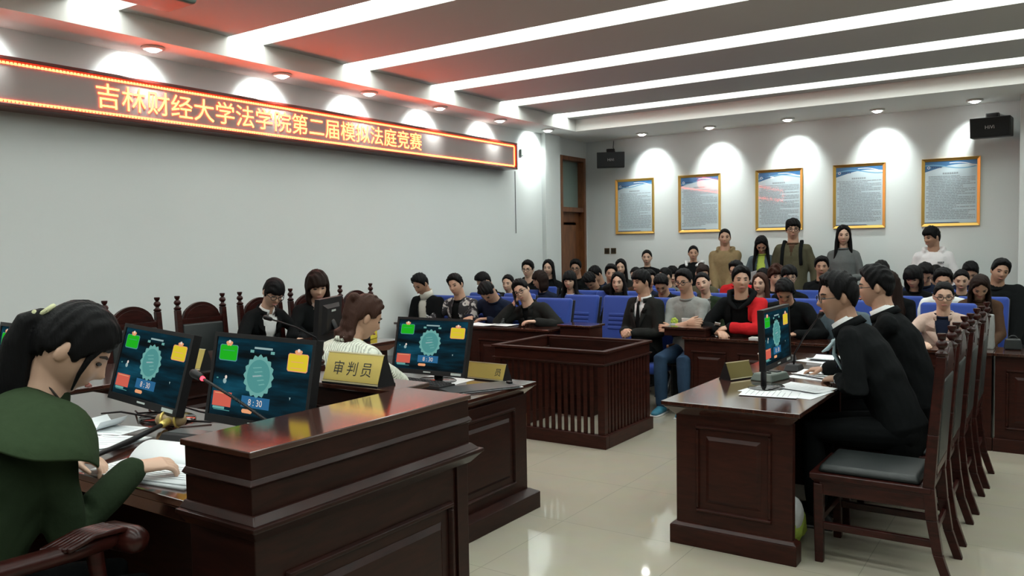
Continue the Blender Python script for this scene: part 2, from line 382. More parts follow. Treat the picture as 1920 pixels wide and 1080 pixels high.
# grey unit at the ceiling
t = thing('ceiling_projector', 'grey projector unit hung under the ceiling near the sign wall', 'projector', (-4.72, 3.02, ZC))
MB().box(-.16, .16, -.2, .2, -.17, -.06).build('housing', M['plasticgrey'], t, bevel=.03, seg=4)
MB().tube([(0, 0, 0), (0, 0, -.07)], .025, 10).build('mount', M['plasticgrey'], t, True)
MB().tube([(.08, -.2, -.115), (.08, -.225, -.115)], .04, 16).build('lens', M['plastic'], t, True)

# ------------------------------------------------------------------ LED sign on the left wall
SX = -5.90
t = thing('led_sign', 'long LED banner with yellow Chinese characters on the sign wall', 'sign', (SX, 5.02, 2.765))
L0, L1, H0, H1 = -3.82, 3.79, -.170, .170
fr = MB()
fr.box(-.20, .012, L0, L1, H1-.028, H1).box(-.20, .012, L0, L1, H0, H0+.028).box(-.20, .012, L0, L0+.028, H0+.028, H1-.028).box(-.20, .012, L1-.028, L1, H0+.028, H1-.028)
fr.build('frame', M['signframe'], t, bevel=.006)
MB().box(-.15, -.012, L0+.02, L1-.02, H0+.02, H1-.02).build('panel', M['signface'], t)
bd = MB()
def dots(y0, y1, z0, z1, n):
    for i in range(n):
        y = y0+(y1-y0)*(i+.5)/n; z = z0+(z1-z0)*(i+.5)/n; h = .009
        bd.hexa([(-.012, y-h, z-h), (-.012, y+h, z-h), (-.012, y+h, z+h), (-.012, y-h, z+h), (-.006, y-h*.7, z-h*.7), (-.006, y+h*.7, z-h*.7), (-.006, y+h*.7, z+h*.7), (-.006, y-h*.7, z+h*.7)])
dots(L0+.04, L1-.04, H1-.043, H1-.043, 300); dots(L0+.04, L1-.04, H0+.043, H0+.043, 300)
dots(L1-.043, L1-.043, H0+.05, H1-.05, 12); dots(L0+.043, L0+.043, H0+.05, H1-.05, 12)
bd.box(-.0118, -.009, L0+.04, L1-.04, H1-.050, H1-.045).box(-.0118, -.009, L0+.04, L1-.04, H0+.045, H0+.050)
bd.build('border_lights', M['ledborder'], t)
MB().text('吉林财经大学法学院第二届模拟法庭竞赛', (-.006, 3.27-5.02, -.073), (0, 1, 0), (0, 0, 1), (1, 0, 0), .197, 0, 0, sx=1.035).build('lettering', M['led'], t)
tag(MB().tube([(XL+.006, 9.05, 2.60), (XL+.006, 9.05, 1.78)], .004, 6).build('hanging_cable', M['plastic'], None, True), 'thin dark cable hanging down the wall below the sign end', 'cable')
t = thing('junction_box', 'small grey box on the wall past the sign end', 'box', (XL, 9.2, 2.86))
MB().box(0, .03, -.03, .03, -.045, .045).build('case', M['plasticgrey'], t, bevel=.004)
MB().box(.03, .034, -.018, .018, -.03, .03).build('cover', M['plasticlt'], t, bevel=.002)

# ------------------------------------------------------------------ door with a glazed light above
d = struct(bpy.data.objects.new('door_1', None)); COL.objects.link(d); d.location = (XL, 10.22, 0)
jm = MB()
jm.box(-.15, .02, 0, .06, 0, 2.92).box(-.15, .02, .68, .74, 0, 2.92).box(-.15, .02, .06, .68, 2.86, 2.92).box(-.15, .01, .06, .68, 2.10, 2.17)
struct(jm.build('door_frame', M['doorwood'], d, bevel=.004))
struct(MB().box(-.12, -.09, .06, .68, 2.17, 2.86).build('door_glass', mat('transom_glass', (.20, .27, .25), .12), d))
lf = MB(); lf.box(-.12, -.08, .06, .68, .01, 2.10)
for z0, z1 in ((.15, .95), (1.1, 1.95)):
    lf.frus((-.081, -.08, .14, .60), z0, (-.081, -.08, .14, .60), z1); lf.box(-.08, -.066, .17, .57, z0+.04, z1-.04)
struct(lf.build('door_leaf', M['doorwood'], d, bevel=.008))
struct(MB().tube([(-.08, .60, 1.0), (-.03, .60, 1.0), (-.03, .50, 1.0)], .011, 8).build('door_handle', M['steel'], d, True))
t = thing('wall_speaker', 'black speaker in the corner above the door side', 'speaker', (-5.52, 10.70, 2.83), R(28), group='wall speakers')
def speaker_parts(t):
    MB().hexa([(-.2, -.10, -.11), (.2, -.10, -.11), (.2, .12, -.10), (-.2, .12, -.10), (-.2, -.13, .11), (.2, -.13, .11), (.2, .12, .11), (-.2, .12, .11)]).build('cabinet', mat('speaker_black', (.010, .012, .013), .5), t, bevel=.008)
    MB().hexa([(-.185, -.112, -.098), (.185, -.112, -.098), (.185, -.10, -.098), (-.185, -.10, -.098), (-.185, -.14, .098), (.185, -.14, .098), (.185, -.12, .098), (-.185, -.12, .098)]).build('grille', mat('speaker_cloth', (.016, .019, .02), .9, bump=.4, bscale=600), t)
    MB().text('HiVi', (0, -.130, -.02), (1, 0, 0), (0, -.13, 1), (0, -1, 0), .055, 0, .002, 'CENTER').build('badge', mat('badge_silver', (.55, .55, .55), .35, .3), t)
    br = MB(); br.box(-.05, .05, -.02, .28, .115, .125).box(-.05, .05, -.02, -.01, .115, .16).box(-.06, .06, .0, .06, .12, .17).box(-.04, .04, .24, .30, .03, .2)
    br.build('bracket', M['plastic'], t, bevel=.004)
speaker_parts(t)
t = thing('wall_speaker', 'black speaker high above the poster by the column', 'speaker', (-.72, 10.70, 2.845), R(-4), group='wall speakers'); speaker_parts(t)
tag(MB().tube([(-5.62, 11.0, 3.15), (-5.62, 10.98, 3.05), (-5.58, 10.96, 2.98), (-5.54, 10.9, 2.96)], .005, 6).build('speaker_cable', M['plastic'], None, True), 'short black cable looping down to the corner speaker', 'cable')
for i, x in enumerate((-5.76, -5.65)):
    t = thing('light_switch', ('brown wall switch next to the door', 'brown wall switch farther from the door, beside its twin')[i], 'switch', (x, YB, 1.51), group='wall switches')
    MB().box(-.043, .043, -.009, 0, -.043, .043).build('plate', mat('switch_bronze', (.10, .07, .035), .4, .5), t, bevel=.003)
    sw = MB()
    for k in (-1, 1): sw.box(k*.016-.012, k*.016+.012, -.013, -.009, -.026, .026)
    sw.build('rocker', mat('switch_black', (.02, .018, .014), .4), t, bevel=.002)

# ------------------------------------------------------------------ framed posters
PB = [mat('poster_pale', (.62, .74, .79), .6), mat('poster_blue', (.035, .17, .38), .6), mat('poster_sky', (.16, .42, .62), .6), mat('poster_navy', (.02, .06, .17), .6), mat('poster_text', (.34, .39, .43), .7), mat('poster_white', (.8, .84, .86), .6)]
def poster(x, label, seed):
    rr = random.Random(seed)
    t = thing('framed_poster', label, 'poster', (x, YB, 2.165), group='framed rule posters')
    W, H = .31, .405
    f = MB(); b = .034
    def bar(pts): f.hexa(pts)
    for sgn in (-1, 1):
        f.hexa([(sgn*W, 0, -H), (sgn*(W-b), 0, -H+b), (sgn*(W-b), 0, H-b), (sgn*W, 0, H), (sgn*W, -.022, -H), (sgn*(W-b), -.012, -H+b), (sgn*(W-b), -.012, H-b), (sgn*W, -.022, H)])
        f.hexa([(-W, 0, sgn*H), (W, 0, sgn*H), (W-b, 0, sgn*(H-b)), (-W+b, 0, sgn*(H-b)), (-W, -.022, sgn*H), (W, -.022, sgn*H), (W-b, -.012, sgn*(H-b)), (-W+b, -.012, sgn*(H-b))])
        f.box(min(sgn*(W-.004), sgn*W), max(sgn*(W-.004), sgn*W), -.028, -.02, -H, H); f.box(-W, W, -.028, -.02, min(sgn*(H-.004), sgn*H), max(sgn*(H-.004), sgn*H))
    f.build('frame', M['gold'], t, bevel=.003)
    p = MB(); w, h = W-b+.004, H-b+.004; Y = -.006
    U = lambda poly, k, mi: p.add([(a, Y-k*.0006, c) for a, c in poly], [tuple(range(len(poly)))], mi)
    p.box(-w, w, Y, 0, -h, h)
    hd = h - .115
    cur = [(-w+2*w*i/12, hd + .035*math.sin(i/12*PI*1.1-.4) + .05*i/12) for i in range(13)]
    U([(-w, h)] + cur + [(w, h)], 1, 1)
    c2 = [(-w+2*w*i/12, hd + .05 + .025*math.sin(i/12*PI*1.6+.3+seed)) for i in range(13)]
    U(c2 + [(q[0], q[1]-.012) for q in c2[::-1]], 2, 2)
    c3 = [(-.05*w+1.05*w*i/8, hd+.09 - .05*i/8+.02*math.sin(i/8*PI)) for i in range(9)]
    U(c3 + [(w, hd+.075)] + [(q[0], q[1]-.009) for q in c3[::-1]], 3, 5)
    cx, cz = -w+.045, h-.075
    U([(cx+.017*math.cos(a*PI/8), cz+.017*math.sin(a*PI/8)) for a in range(16)], 4, 5)
    U([(cx+.010*math.cos(a*PI/8), cz+.010*math.sin(a*PI/8)) for a in range(16)], 5, 1)
    for k in range(5):
        q = cx+.035+k*.022; U([(q, cz-.008), (q+.015, cz-.008), (q+.015, cz+.008), (q, cz+.008)], 4, 3)
    z = hd-.035
    for k in range(7): q = -.085+k*.024; U([(q, z-.011), (q+.019, z-.011), (q+.019, z+.009), (q, z+.009)], 4, 4)
    z -= .034
    while z > -h+.05:
        x0 = -w+.02+(.024 if rr.random() < .5 else 0); xe = w-.02 - (rr.random()*.25 if rr.random() < .35 else 0)
        q = x0
        while q < xe:
            l = rr.uniform(.012, .06); l = min(l, xe-q)
            U([(q, z-.0042), (q+l, z-.0042), (q+l, z+.0042), (q, z+.0042)], 4, 4); q += l+rr.uniform(.003, .009)
        z -= .0195
    U([(-w, -h), (w*.45, -h), (w*.3, -h+.016), (-w, -h+.016)], 4, 3); U([(w*.3, -h), (w, -h), (w, -h+.008), (w*.3, -h+.008)], 3, 1)
    p.build('print', PB, t)
    MB().box(-w, w, -.0112, -.0102, -h, h).build('glass', M['pane'], t)
for i, (x, lab) in enumerate([(-5.29, 'gilt framed blue and white poster beside the door'), (-4.29, 'gilt framed poster between the door side one and the middle one'), (-3.18, 'gilt framed poster in the middle of the row of five'),
                              (-2.18, 'gilt framed poster above the woman in the grey sweater'), (-1.155, 'gilt framed poster under the speaker above the white hoodie')]):
    poster(x, lab, i+3)
# ------------------------------------------------------------------ wooden courtroom furniture
def panel(mb, o, ux, un, w, h, inner=True):
    """a framed panel on a vertical face: o = lower left corner, ux along, un outwards"""
    o, ux, un = Vector(o), Vector(ux), Vector(un); uz = Vector((0, 0, 1))
    def bar(a0, a1, b0, b1):       # chamfered moulding bar
        q = [(a0, b0), (a1, b0), (a1, b1), (a0, b1)]; c = .006
        q2 = [(a0+c, b0+c), (a1-c, b0+c), (a1-c, b1-c), (a0+c, b1-c)]
        mb.hexa([o+ux*a+uz*b for a, b in q] + [o+ux*a+uz*b+un*.014 for a, b in q2])
    t = .022
    bar(0, w, 0, t); bar(0, w, h-t, h); bar(0, t, t, h-t); bar(w-t, w, t, h-t)
    if inner:
        d = .055
        q = [(d, d), (w-d, d), (w-d, h-d), (d, h-d)]; e = d+.02; q2 = [(e, e), (w-e, e), (w-e, h-e), (e, h-e)]
        mb.hexa([o+ux*a+uz*b for a, b in q] + [o+ux*a+uz*b+un*.012 for a, b in q2])

def desk_top(x0, x1, y0, y1, h, parent, name='desk_top', over=.06):
    m = MB()
    m.frus((x0+over, x1-over, y0+over, y1-over), h-.075, (x0+.008, x1-.008, y0+.008, y1-.008), h-.026)
    m.box(x0, x1, y0, y1, h-.022, h); m.box(x0+.014, x1-.014, y0+.014, y1-.014, h-.028, h-.02)
    return m.build(name, M['woodtop'], parent, bevel=.003)

# judges' raised floor
struct(MB().box(XL+.01, -3.98, -1.5, 6.05, 0, .10).build('floor_dais', M['doorwood'], bevel=.004))
struct(MB().box(-3.98, -1.98, -1.5, 2.30, 0, .10).build('floor_dais_step', M['doorwood'], bevel=.004))

# near bench with raised ledge
t = thing('judge_bench', 'dark mahogany bench with a tall polished ledge beside the woman in green', 'bench', (-1.80, 1.73, 0))
bx0, bx1, by0, by1 = -.15, .125, -.445, .45
m = MB(); m.box(bx0, bx1-.005, by0+.008, by1-.004, .0, .90); m.box(bx0-.006, bx1+.012, by0-.006, by1+.004, 0, .11)
m.build('body', M['wood'], t, bevel=.003)
m = MB(); m.frus((bx0-.004, bx1+.004, by0+.004, by1), .868, (bx0-.004, bx1+.042, by0-.030, by1+.022), .905); m.box(bx0-.004, bx1+.045, by0-.033, by1+.025, .905, .918); m.frus((bx0-.004, bx1+.034, by0-.022, by1+.014), .918, (bx0-.004, bx1+.010, by0-.004, by1), .936)
m.build('cornice', M['wood'], t, bevel=.003)
m = MB(); m.box(bx0, bx1, by0, by1, .93, 1.085); m.build('ledge_box', M['wood'], t, bevel=.002)
m = MB(); m.frus((bx0-.001, bx1+.001, by0-.001, by1+.001), 1.004, (bx0-.004, bx1+.011, by0-.011, by1+.008), 1.012); m.frus((bx0-.004, bx1+.011, by0-.011, by1+.008), 1.012, (bx0, bx1+.001, by0-.001, by1+.001), 1.026)
m.build('lip_moulding', M['wood'], t, bevel=.002)
MB().box(bx0-.010, bx1+.008, by0-.008, by1+.006, 1.083, 1.10).build('ledge_top', M['woodtop'], t, bevel=.003)
m = MB(); panel(m, (bx1-.004, by0+.10, .16), (0, 1, 0), (1, 0, 0), .70, .60); m.box(bx1-.006, bx1+.004, by1-.075, by1-.069, .1, .88)
m.build('front_panel', M['wood'], t, bevel=.002)

t = thing('bench_return', 'raised dark wood return behind the monitors carrying a brass nameplate', 'bench', (-2.36, 2.20, 0))
MB().box(-.42, .40, -.09, .10, .05, 1.085).build('body', M['wood'], t, bevel=.003)
MB().box(-.43, .405, -.10, .11, 1.083, 1.10).build('top', M['woodtop'], t, bevel=.003)
m = MB(); m.frus((-.43, .40, -.095, .10), 1.004, (-.43, .405, -.102, .11), 1.014); m.build('lip_moulding', M['wood'], t, bevel=.002)

t = thing('judge_table', 'polished dark table with two monitors before the woman in green', 'table', (-2.92, 1.70, .10))
desk_top(-.98, .966, -.42, .39, .83, t, 'table_top', .03)
m = MB(); m.box(-.95, -.90, -.36, .36, 0, .76).box(-.95, .5, .30, .345, .0, .76); m.build('back_panel', M['wood'], t, bevel=.003)

# long bench in front of the two women by the wall
t = thing('judge_bench', 'long dark bench before the two women in black by the wall', 'bench', (-4.42, 3.2, .10))
desk_top(-.36, .37, -1.32, 1.27, .83, t, 'bench_top')
m = MB(); m.box(.25, .30, -1.26, 1.2, 0, .76).box(-.28, .25, -1.26, -1.21, 0, .76).box(-.28, .25, 1.15, 1.2, 0, .76)
m.build('body', M['wood'], t, bevel=.003)
m = MB()
for k in range(4): panel(m, (.30, -1.2+.6*k, .12), (0, 1, 0), (1, 0, 0), .55, .56)
m.build('front_panel', M['wood'], t, bevel=.002)

# clerk desk
t = thing('clerk_desk', 'dark wood desk with keyboard and black folder before the cream knit woman', 'desk', (-3.28, 3.72, 0))
desk_top(-.62, .60, -.46, .46, .77, t)
m = MB(); m.box(.50, .56, -.40, .40, .10, .70).box(-.52, .50, .34, .398, .10, .70).box(-.58, -.52, -.40, .40, .10, .70); m.build('body', M['wood'], t, bevel=.003)
m = MB(); m.frus((.48, .635, -.42, .43), 0, (.48, .635, -.42, .43), .10).frus((.48, .635, -.42, .43), .10, (.49, .57, -.41, .41), .115).box(-.60, .479, .33, .425, 0, .10); m.build('plinth', M['wood'], t, bevel=.004)
m = MB(); panel(m, (.56, -.30, .17), (0, 1, 0), (1, 0, 0), .57, .47); m.build('side_panel', M['wood'], t, bevel=.002)

# competitors' desk
t = thing('counsel_desk', 'polished dark desk with papers before the two men in suits', 'desk', (-1.41, 5.11, 0))
desk_top(-.36, .36, -1.13, 1.12, .77, t)
m = MB(); m.box(-.30, .31, -1.07, -1.02, .10, .70).box(-.30, .31, 1.02, 1.07, .10, .70).box(-.298, -.25, -1.02, 1.02, .10, .70).box(-.25, .30, -.02, .02, .10, .70); m.build('body', M['wood2'], t, bevel=.003)
m = MB()
for y0, y1 in ((-1.095, -1.0), (1.0, 1.095)): m.box(-.33, .335, y0, y1, 0, .10).frus((-.33, .335, y0, y1), .10, (-.305, .315, y0+.02, y1-.02), .118)
m.box(-.328, -.24, -1.0, 1.0, 0, .10); m.build('plinth', M['wood2'], t, bevel=.004)
m = MB(); panel(m, (-.19, -1.07, .185), (1, 0, 0), (0, -1, 0), .40, .465); m.build('end_panel', M['wood2'], t, bevel=.002)
m = MB()
for k in range(3): panel(m, (-.30, -1.0+.68*(k+1)-.04, .17), (0, -1, 0), (-1, 0, 0), .60, .47)
m.build('front_panel', M['wood2'], t, bevel=.002)

# railed box
t = thing('witness_stand', 'open square witness stand of dark vertical slats in the middle of the room', 'witness stand', (-3.495, 6.03, 0))
a, b = .525, .42
m = MB()
for (x0, x1, y0, y1) in ((-a-.02, a+.02, -b-.02, -b+.035), (-a-.02, a+.02, b-.035, b+.02), (a-.035, a+.02, -b+.035, b-.035), (-a-.02, -a+.035, -b+.035, b-.035)): m.box(x0, x1, y0, y1, .752, .772)
m.build('top_rail', M['wood2'], t, bevel=.004)
m = MB()
for (x0, x1, y0, y1) in ((-a, a, -b, -b+.03), (a-.03, a, -b+.03, b), (-a, -a+.03, -b+.03, b)):
    m.box(x0, x1, y0, y1, .655, .752); m.frus((x0-.004, x1+.004, y0-.004, y1+.004), .650, (x0-.018, x1+.018, y0-.018, y1+.018), .664); m.box(x0-.018, x1+.018, y0-.018, y1+.018, .664, .670)
m.build('rail_band', M['wood2'], t, bevel=.003)
m = MB()
for (x0, x1, y0, y1) in ((-a-.022, a+.022, -b-.022, -b+.032), (a-.032, a+.022, -b+.032, b+.02), (-a-.022, -a+.032, -b+.032, b+.02)): m.box(x0, x1, y0, y1, 0, .105)
m.build('plinth', M['wood2'], t, bevel=.004)
for (x, y) in ((-a+.03, -b+.03), (a-.03, -b+.03), (-a+.03, b-.03), (a-.03, b-.03)): MB().box(x-.03, x+.03, y-.03, y+.03, .10, .655).build('corner_post', M['wood2'], t, bevel=.003)
for k in range(15): x = -a+.093+k*.0602; MB().box(x-.017, x+.017, -b+.003, -b+.014, .10, .655).build('slat', M['wood2'], t, bevel=.002)
for k in range(12): y = -b+.095+k*.0585; MB().box(a-.023, a-.003, y-.017, y+.017, .10, .655).build('slat', M['wood2'], t, bevel=.002)
m = MB(); m.box(-a+.06, a-.06, b-.045, b-.02, .24, .752).box(-a+.005, -a+.025, -b+.06, b-.06, .10, .655); m.build('inner_panel', M['wood'], t, bevel=.002)

# front row desks
def row_desk(x0, x1, yf, depth, h, label, panels):
    t = thing('spectator_desk', label, 'desk', ((x0+x1)/2, yf+depth/2, 0), group='front row desks'); hw = (x1-x0)/2; hd = depth/2
    MB().box(-hw-.01, hw+.01, -hd-.03, hd, h-.022, h).build('desk_top', M['woodtop'], t, bevel=.003)
    m = MB(); m.box(-hw, hw, -hd, -hd+.03, .0, h-.02).box(-hw, -hw+.03, -hd+.03, hd-.03, 0, h-.02).box(hw-.03, hw, -hd+.03, hd-.03, 0, h-.02); m.build('body', M['wood2'], t, bevel=.003)
    m = MB(); m.box(-hw-.008, hw+.008, -hd-.018, -hd+.01, 0, .10); m.build('plinth', M['wood2'], t, bevel=.003)
    m = MB()
    for (a, b) in panels: panel(m, (a-(x0+x1)/2, -hd, .17), (1, 0, 0), (0, -1, 0), b-a, h-.17-.12)
    m.build('front_panel', M['wood2'], t, bevel=.002)
row_desk(-5.95, -4.02, 6.50, .36, .81, 'dark wood desk with open papers before the four men by the wall', [(-5.85, -4.95), (-4.85, -4.1)])
row_desk(-2.90, -1.642, 7.05, .38, .745, 'dark wood desk before the red jacket man, behind the witness stand aisle', [(-2.83, -2.5), (-2.4, -1.75)])
row_desk(-1.622, -.452, 7.05, .38, .745, 'dark wood desk before the beige coat woman, behind the suited men', [(-1.55, -1.1), (-1.0, -.55)])
row_desk(-.43, .80, 7.05, .38, .745, 'dark wood desk with a black bag, past the beige coat woman', [(-.36, .16), (.24, .72)])
t = thing('desk_end_block', 'small raised wooden block at the end of the papers desk beside the empty blue seat', 'block', (-3.80, 6.72, 0))
MB().box(-.16, .16, -.12, .13, .0, .835).build('body', M['wood2'], t, bevel=.003)
MB().box(-.18, .18, -.14, .15, .835, .855).build('top', M['woodtop'], t, bevel=.003)
t = thing('arm_board', 'small wooden writing board under the crossed arms of the grey sweatshirt man', 'board', (-2.90, 7.12, .747))
MB().box(-.20, .20, -.06, .10, 0, .065).build('block', M['wood2'], t, bevel=.003)
MB().box(-.22, .21, -.08, .12, .065, .083).build('top', M['woodtop'], t, bevel=.003)

# ------------------------------------------------------------------ chairs with turned finials
def finial(mb, x, y, z):
    mb.lathe((x, y, z), [(.020, 0), (.027, .006), (.027, .016), (.014, .026), (.012, .034), (.023, .046), (.026, .056), (.020, .070), (.010, .076), (.018, .088), (.021, .100), (.019, .106)], 12)
def make_chair(label, arms=False):
    t = thing('court_chair', label, 'chair', group='tall carved court chairs')
    W, D = .22, .265
    m = MB(); m.box(-W-.01, W+.01, -D, D+.015, .425, .452); m.frus((-W+.01, W-.01, -D+.01, D-.01), .40, (-W-.008, W+.008, -D, D+.012), .425)
    m.box(-W+.02, W-.02, D-.03, D-.01, .345, .41).box(-W+.005, -W+.025, -D+.02, D-.03, .345, .41).box(W-.025, W-.005, -D+.02, D-.03, .345, .41)
    m.build('seat_frame', M['chairwood'], t, bevel=.004)
    m = MB(); m.frus((-W+.015, W-.015, -D+.045, D-.015), .452, (-W+.03, W-.03, -D+.06, D-.03), .492); m.build('seat_cushion', M['leather'], t, True, bevel=.018, seg=3)
    for s in (-1, 1):
        x = s*(W-.022); m = MB()
        m.hexa([(x-.018, D-.05, 0), (x+.018, D-.05, 0), (x+.018, D-.01, 0), (x-.018, D-.01, 0), (x-.023, D-.05, .40), (x+.023, D-.05, .40), (x+.023, D-.002, .40), (x-.023, D-.002, .40)])
        m.build('front_leg', M['chairwood'], t, bevel=.005)
        m = MB(); prev = None
        for (y, z, h) in ((-D-.075, 0, .020), (-D-.028, .14, .021), (-D-.002, .30, .024), (-D+.012, .45, .025), (-D-.005, .70, .023), (-D-.035, 1.065, .020)):
            q = [(x-h, y-h, z), (x+h, y-h, z), (x+h, y+h, z), (x-h, y+h, z)]
            if prev: m.hexa(prev + q)
            prev = q
        p = m.build('back_post', M['chairwood'], t, bevel=.004)
        m = MB(); finial(m, x, -D-.035, 1.065); m.build('finial', M['chairwood'], p, True, angle=50)
        m = MB(); m.box(x-.012, x+.012, -D+.0, D-.03, .17, .205); m.build('stretcher', M['chairwood'], t, bevel=.003)
    MB().box(-W+.04, W-.04, D-.04, D-.018, .20, .232).build('stretcher', M['chairwood'], t, bevel=.003); MB().box(-W+.04, W-.04, -D-.02, -D+.0, .22, .25).build('stretcher', M['chairwood'], t, bevel=.003)
    # back: leather pad between posts, carved arched crest
    bk = lambda z: -D-.004-.030*max(0, (z-.55)/.5)
    m = MB(); m.hexa([(-W+.045, bk(.55)-.02, .55), (W-.045, bk(.55)-.02, .55), (W-.045, bk(.55)+.03, .55), (-W+.045, bk(.55)+.03, .55), (-W+.045, bk(.95)-.02, .955), (W-.045, bk(.95)-.02, .955), (W-.045, bk(.95)+.028, .955), (-W+.045, bk(.95)+.028, .955)])
    m.build('back_pad', M['leather'], t, True, bevel=.014, seg=3)
    MB().box(-W+.04, W-.04, bk(.52)-.016, bk(.52)+.016, .505, .548).build('lower_rail', M['chairwood'], t, bevel=.004)
    m = MB(); m.box(-W+.04, W-.04, bk(.97)-.016, bk(.97)+.016, .955, .995)
    n = 14; arc = [(-.165+.33*i/n, .998+.118*math.sin(PI*i/n)**.55) for i in range(n+1)]
    y0 = bk(1.05)
    m.prism([(-.185, .994)] + [(-.185, 1.005)] + arc + [(.185, 1.005), (.185, .994)], (0, y0-.014, 0), (1, 0, 0), (0, 0, 1), (0, 1, 0), .028)
    arc2 = [(a*.86, .99+(c-.99)*.80) for a, c in arc]
    m.prism([(-.14, .996)] + arc2 + [(.14, .996)], (0, y0-.019, 0), (1, 0, 0), (0, 0, 1), (0, 1, 0), .038)
    m.build('crest_rail', M['chairwood'], t, bevel=.004)
    if arms:
        for s in (-1, 1):
            x = s*(W+.005); m = MB()
            m.tube([(x, -D+.01, .80), (x+s*.015, -.08, .785), (x+s*.028, .10, .775), (x+s*.03, .20, .775)], [(.030, .024), (.028, .023), (.030, .024), (.034, .026)], 12, side=(1, 0, 0))
            a_ = m.build('armrest', M['chairwood'], t, True)
            m = MB(); m.tube([(x+s*.03-.045, .245, .765), (x+s*.03+.045, .245, .765)], .036, 16).tube([(x+s*.03-.052, .245, .765), (x+s*.03+.052, .245, .765)], .016, 12)
            for k in range(6): m.tube([(x+s*.03-.03+.012*k, .05+.006*k, .792), (x+s*.03-.034+.0135*k, .14, .806), (x+s*.03-.036+.0145*k, .215, .800), (x+s*.03-.03+.012*k, .262, .775)], .0085, 8)
            m.build('carved_scroll', M['chairwood'], a_, True)
            m = MB(); m.tube([(x+s*.02, .17, .44), (x+s*.03, .185, .60), (x+s*.026, .165, .76)], [.02, .017, .022], 10); m.build('arm_support', M['chairwood'], t, True)
    return t
c0 = make_chair('dark carved court chair with black leather, empty at the near end of the polished desk'); c0.location = (-.765, 4.36, 0); c0.rotation_euler[2] = PI/2
for y, lab in ((4.96, 'dark carved court chair under the suited man at the microphone'), (5.56, 'dark carved court chair under the suited man sitting farther along'), (6.16, 'dark carved court chair, last in the line behind the suited men')):
    dup(c0, (-.765 + (y-4.96)*.02, y, 0), PI/2, lab)
for x, y, lab in ((-5.22, 3.82, 'empty carved court chair by the wall beside the woman with a fringe'), (-5.22, 4.38, 'carved court chair holding the woman with a white collar'), (-5.22, 4.90, 'carved court chair behind the woman with bobbed hair'), (-5.22, 5.48, 'empty carved court chair with arched crest past the bobbed hair woman'), (-5.22, 3.26, 'carved court chair by the wall hidden behind the monitors')):
    dup(c0, (x, y, .10), -PI/2, lab)
gc = make_chair('carved armchair with scrolled armrest under the woman in green', True); gc.location = (-2.23, .86, .10); gc.rotation_euler[2] = R(8)
dup(c0, (-3.06, 2.92, 0), R(-3), 'carved court chair under the cream knit woman')

# ------------------------------------------------------------------ blue hall seats
def make_seat():
    t = thing('auditorium_seat', '', 'seat', group='blue hall seats')
    m = MB(); m.hexa([(-.20, -.10, .40), (.20, -.10, .40), (.20, -.02, .40), (-.20, -.02, .40), (-.215, -.24, 1.055), (.215, -.24, 1.055), (.215, -.17, 1.065), (-.215, -.17, 1.065)])
    b = m.build('backrest', M['blue'], t, True, bevel=.032, seg=4)
    m = MB(); yv = lambda z: -.02-.15*(z-.40)/.665
    for z in (.86, .815, .77, .725): m.hexa([(-.125, yv(z)-.01, z-.014), (.125, yv(z)-.01, z-.014), (.125, yv(z)+.010, z-.014), (-.125, yv(z)+.010, z-.014), (-.125, yv(z)-.01, z+.018), (.125, yv(z)-.01, z+.018), (.125, yv(z)+.004, z+.018), (-.125, yv(z)+.004, z+.018)])
    m.build('stitched_ribs', M['blue'], b, True, bevel=.007, seg=2)
    m = MB(); m.hexa([(-.205, -.12, .385), (.205, -.12, .385), (.205, -.10, .385), (-.205, -.10, .385), (-.218, -.262, 1.04), (.218, -.262, 1.04), (.218, -.235, 1.04), (-.218, -.235, 1.04)]); m.build('back_shell', M['seatshell'], t, bevel=.006)
    m = MB(); m.box(-.20, .20, -.08, .38, .36, .455); m.build('cushion', M['blue'], t, True, bevel=.03, seg=3)
    for s in (-1, 1):
        m = MB(); m.box(s*.218-.016, s*.218+.016, -.12, .20, .60, .632); m.build('armrest', M['doorwood'], t, bevel=.008)
        m = MB(); m.box(s*.218-.011, s*.218+.011, -.06, .10, 0.0, .60).box(s*.218-.014, s*.218+.014, -.12, .18, 0, .02); m.build('side_frame', M['seatshell'], t, bevel=.004)
    return t
SEAT = make_seat(); SEAT_USED = []
def seat(x, y, label):
    if not SEAT_USED: o = SEAT; o.location = (x, y, 0); o.rotation_euler[2] = PI; o['label'] = label
    else: o = dup(SEAT, (x, y, 0), PI, label)
    SEAT_USED.append((x, y)); return o
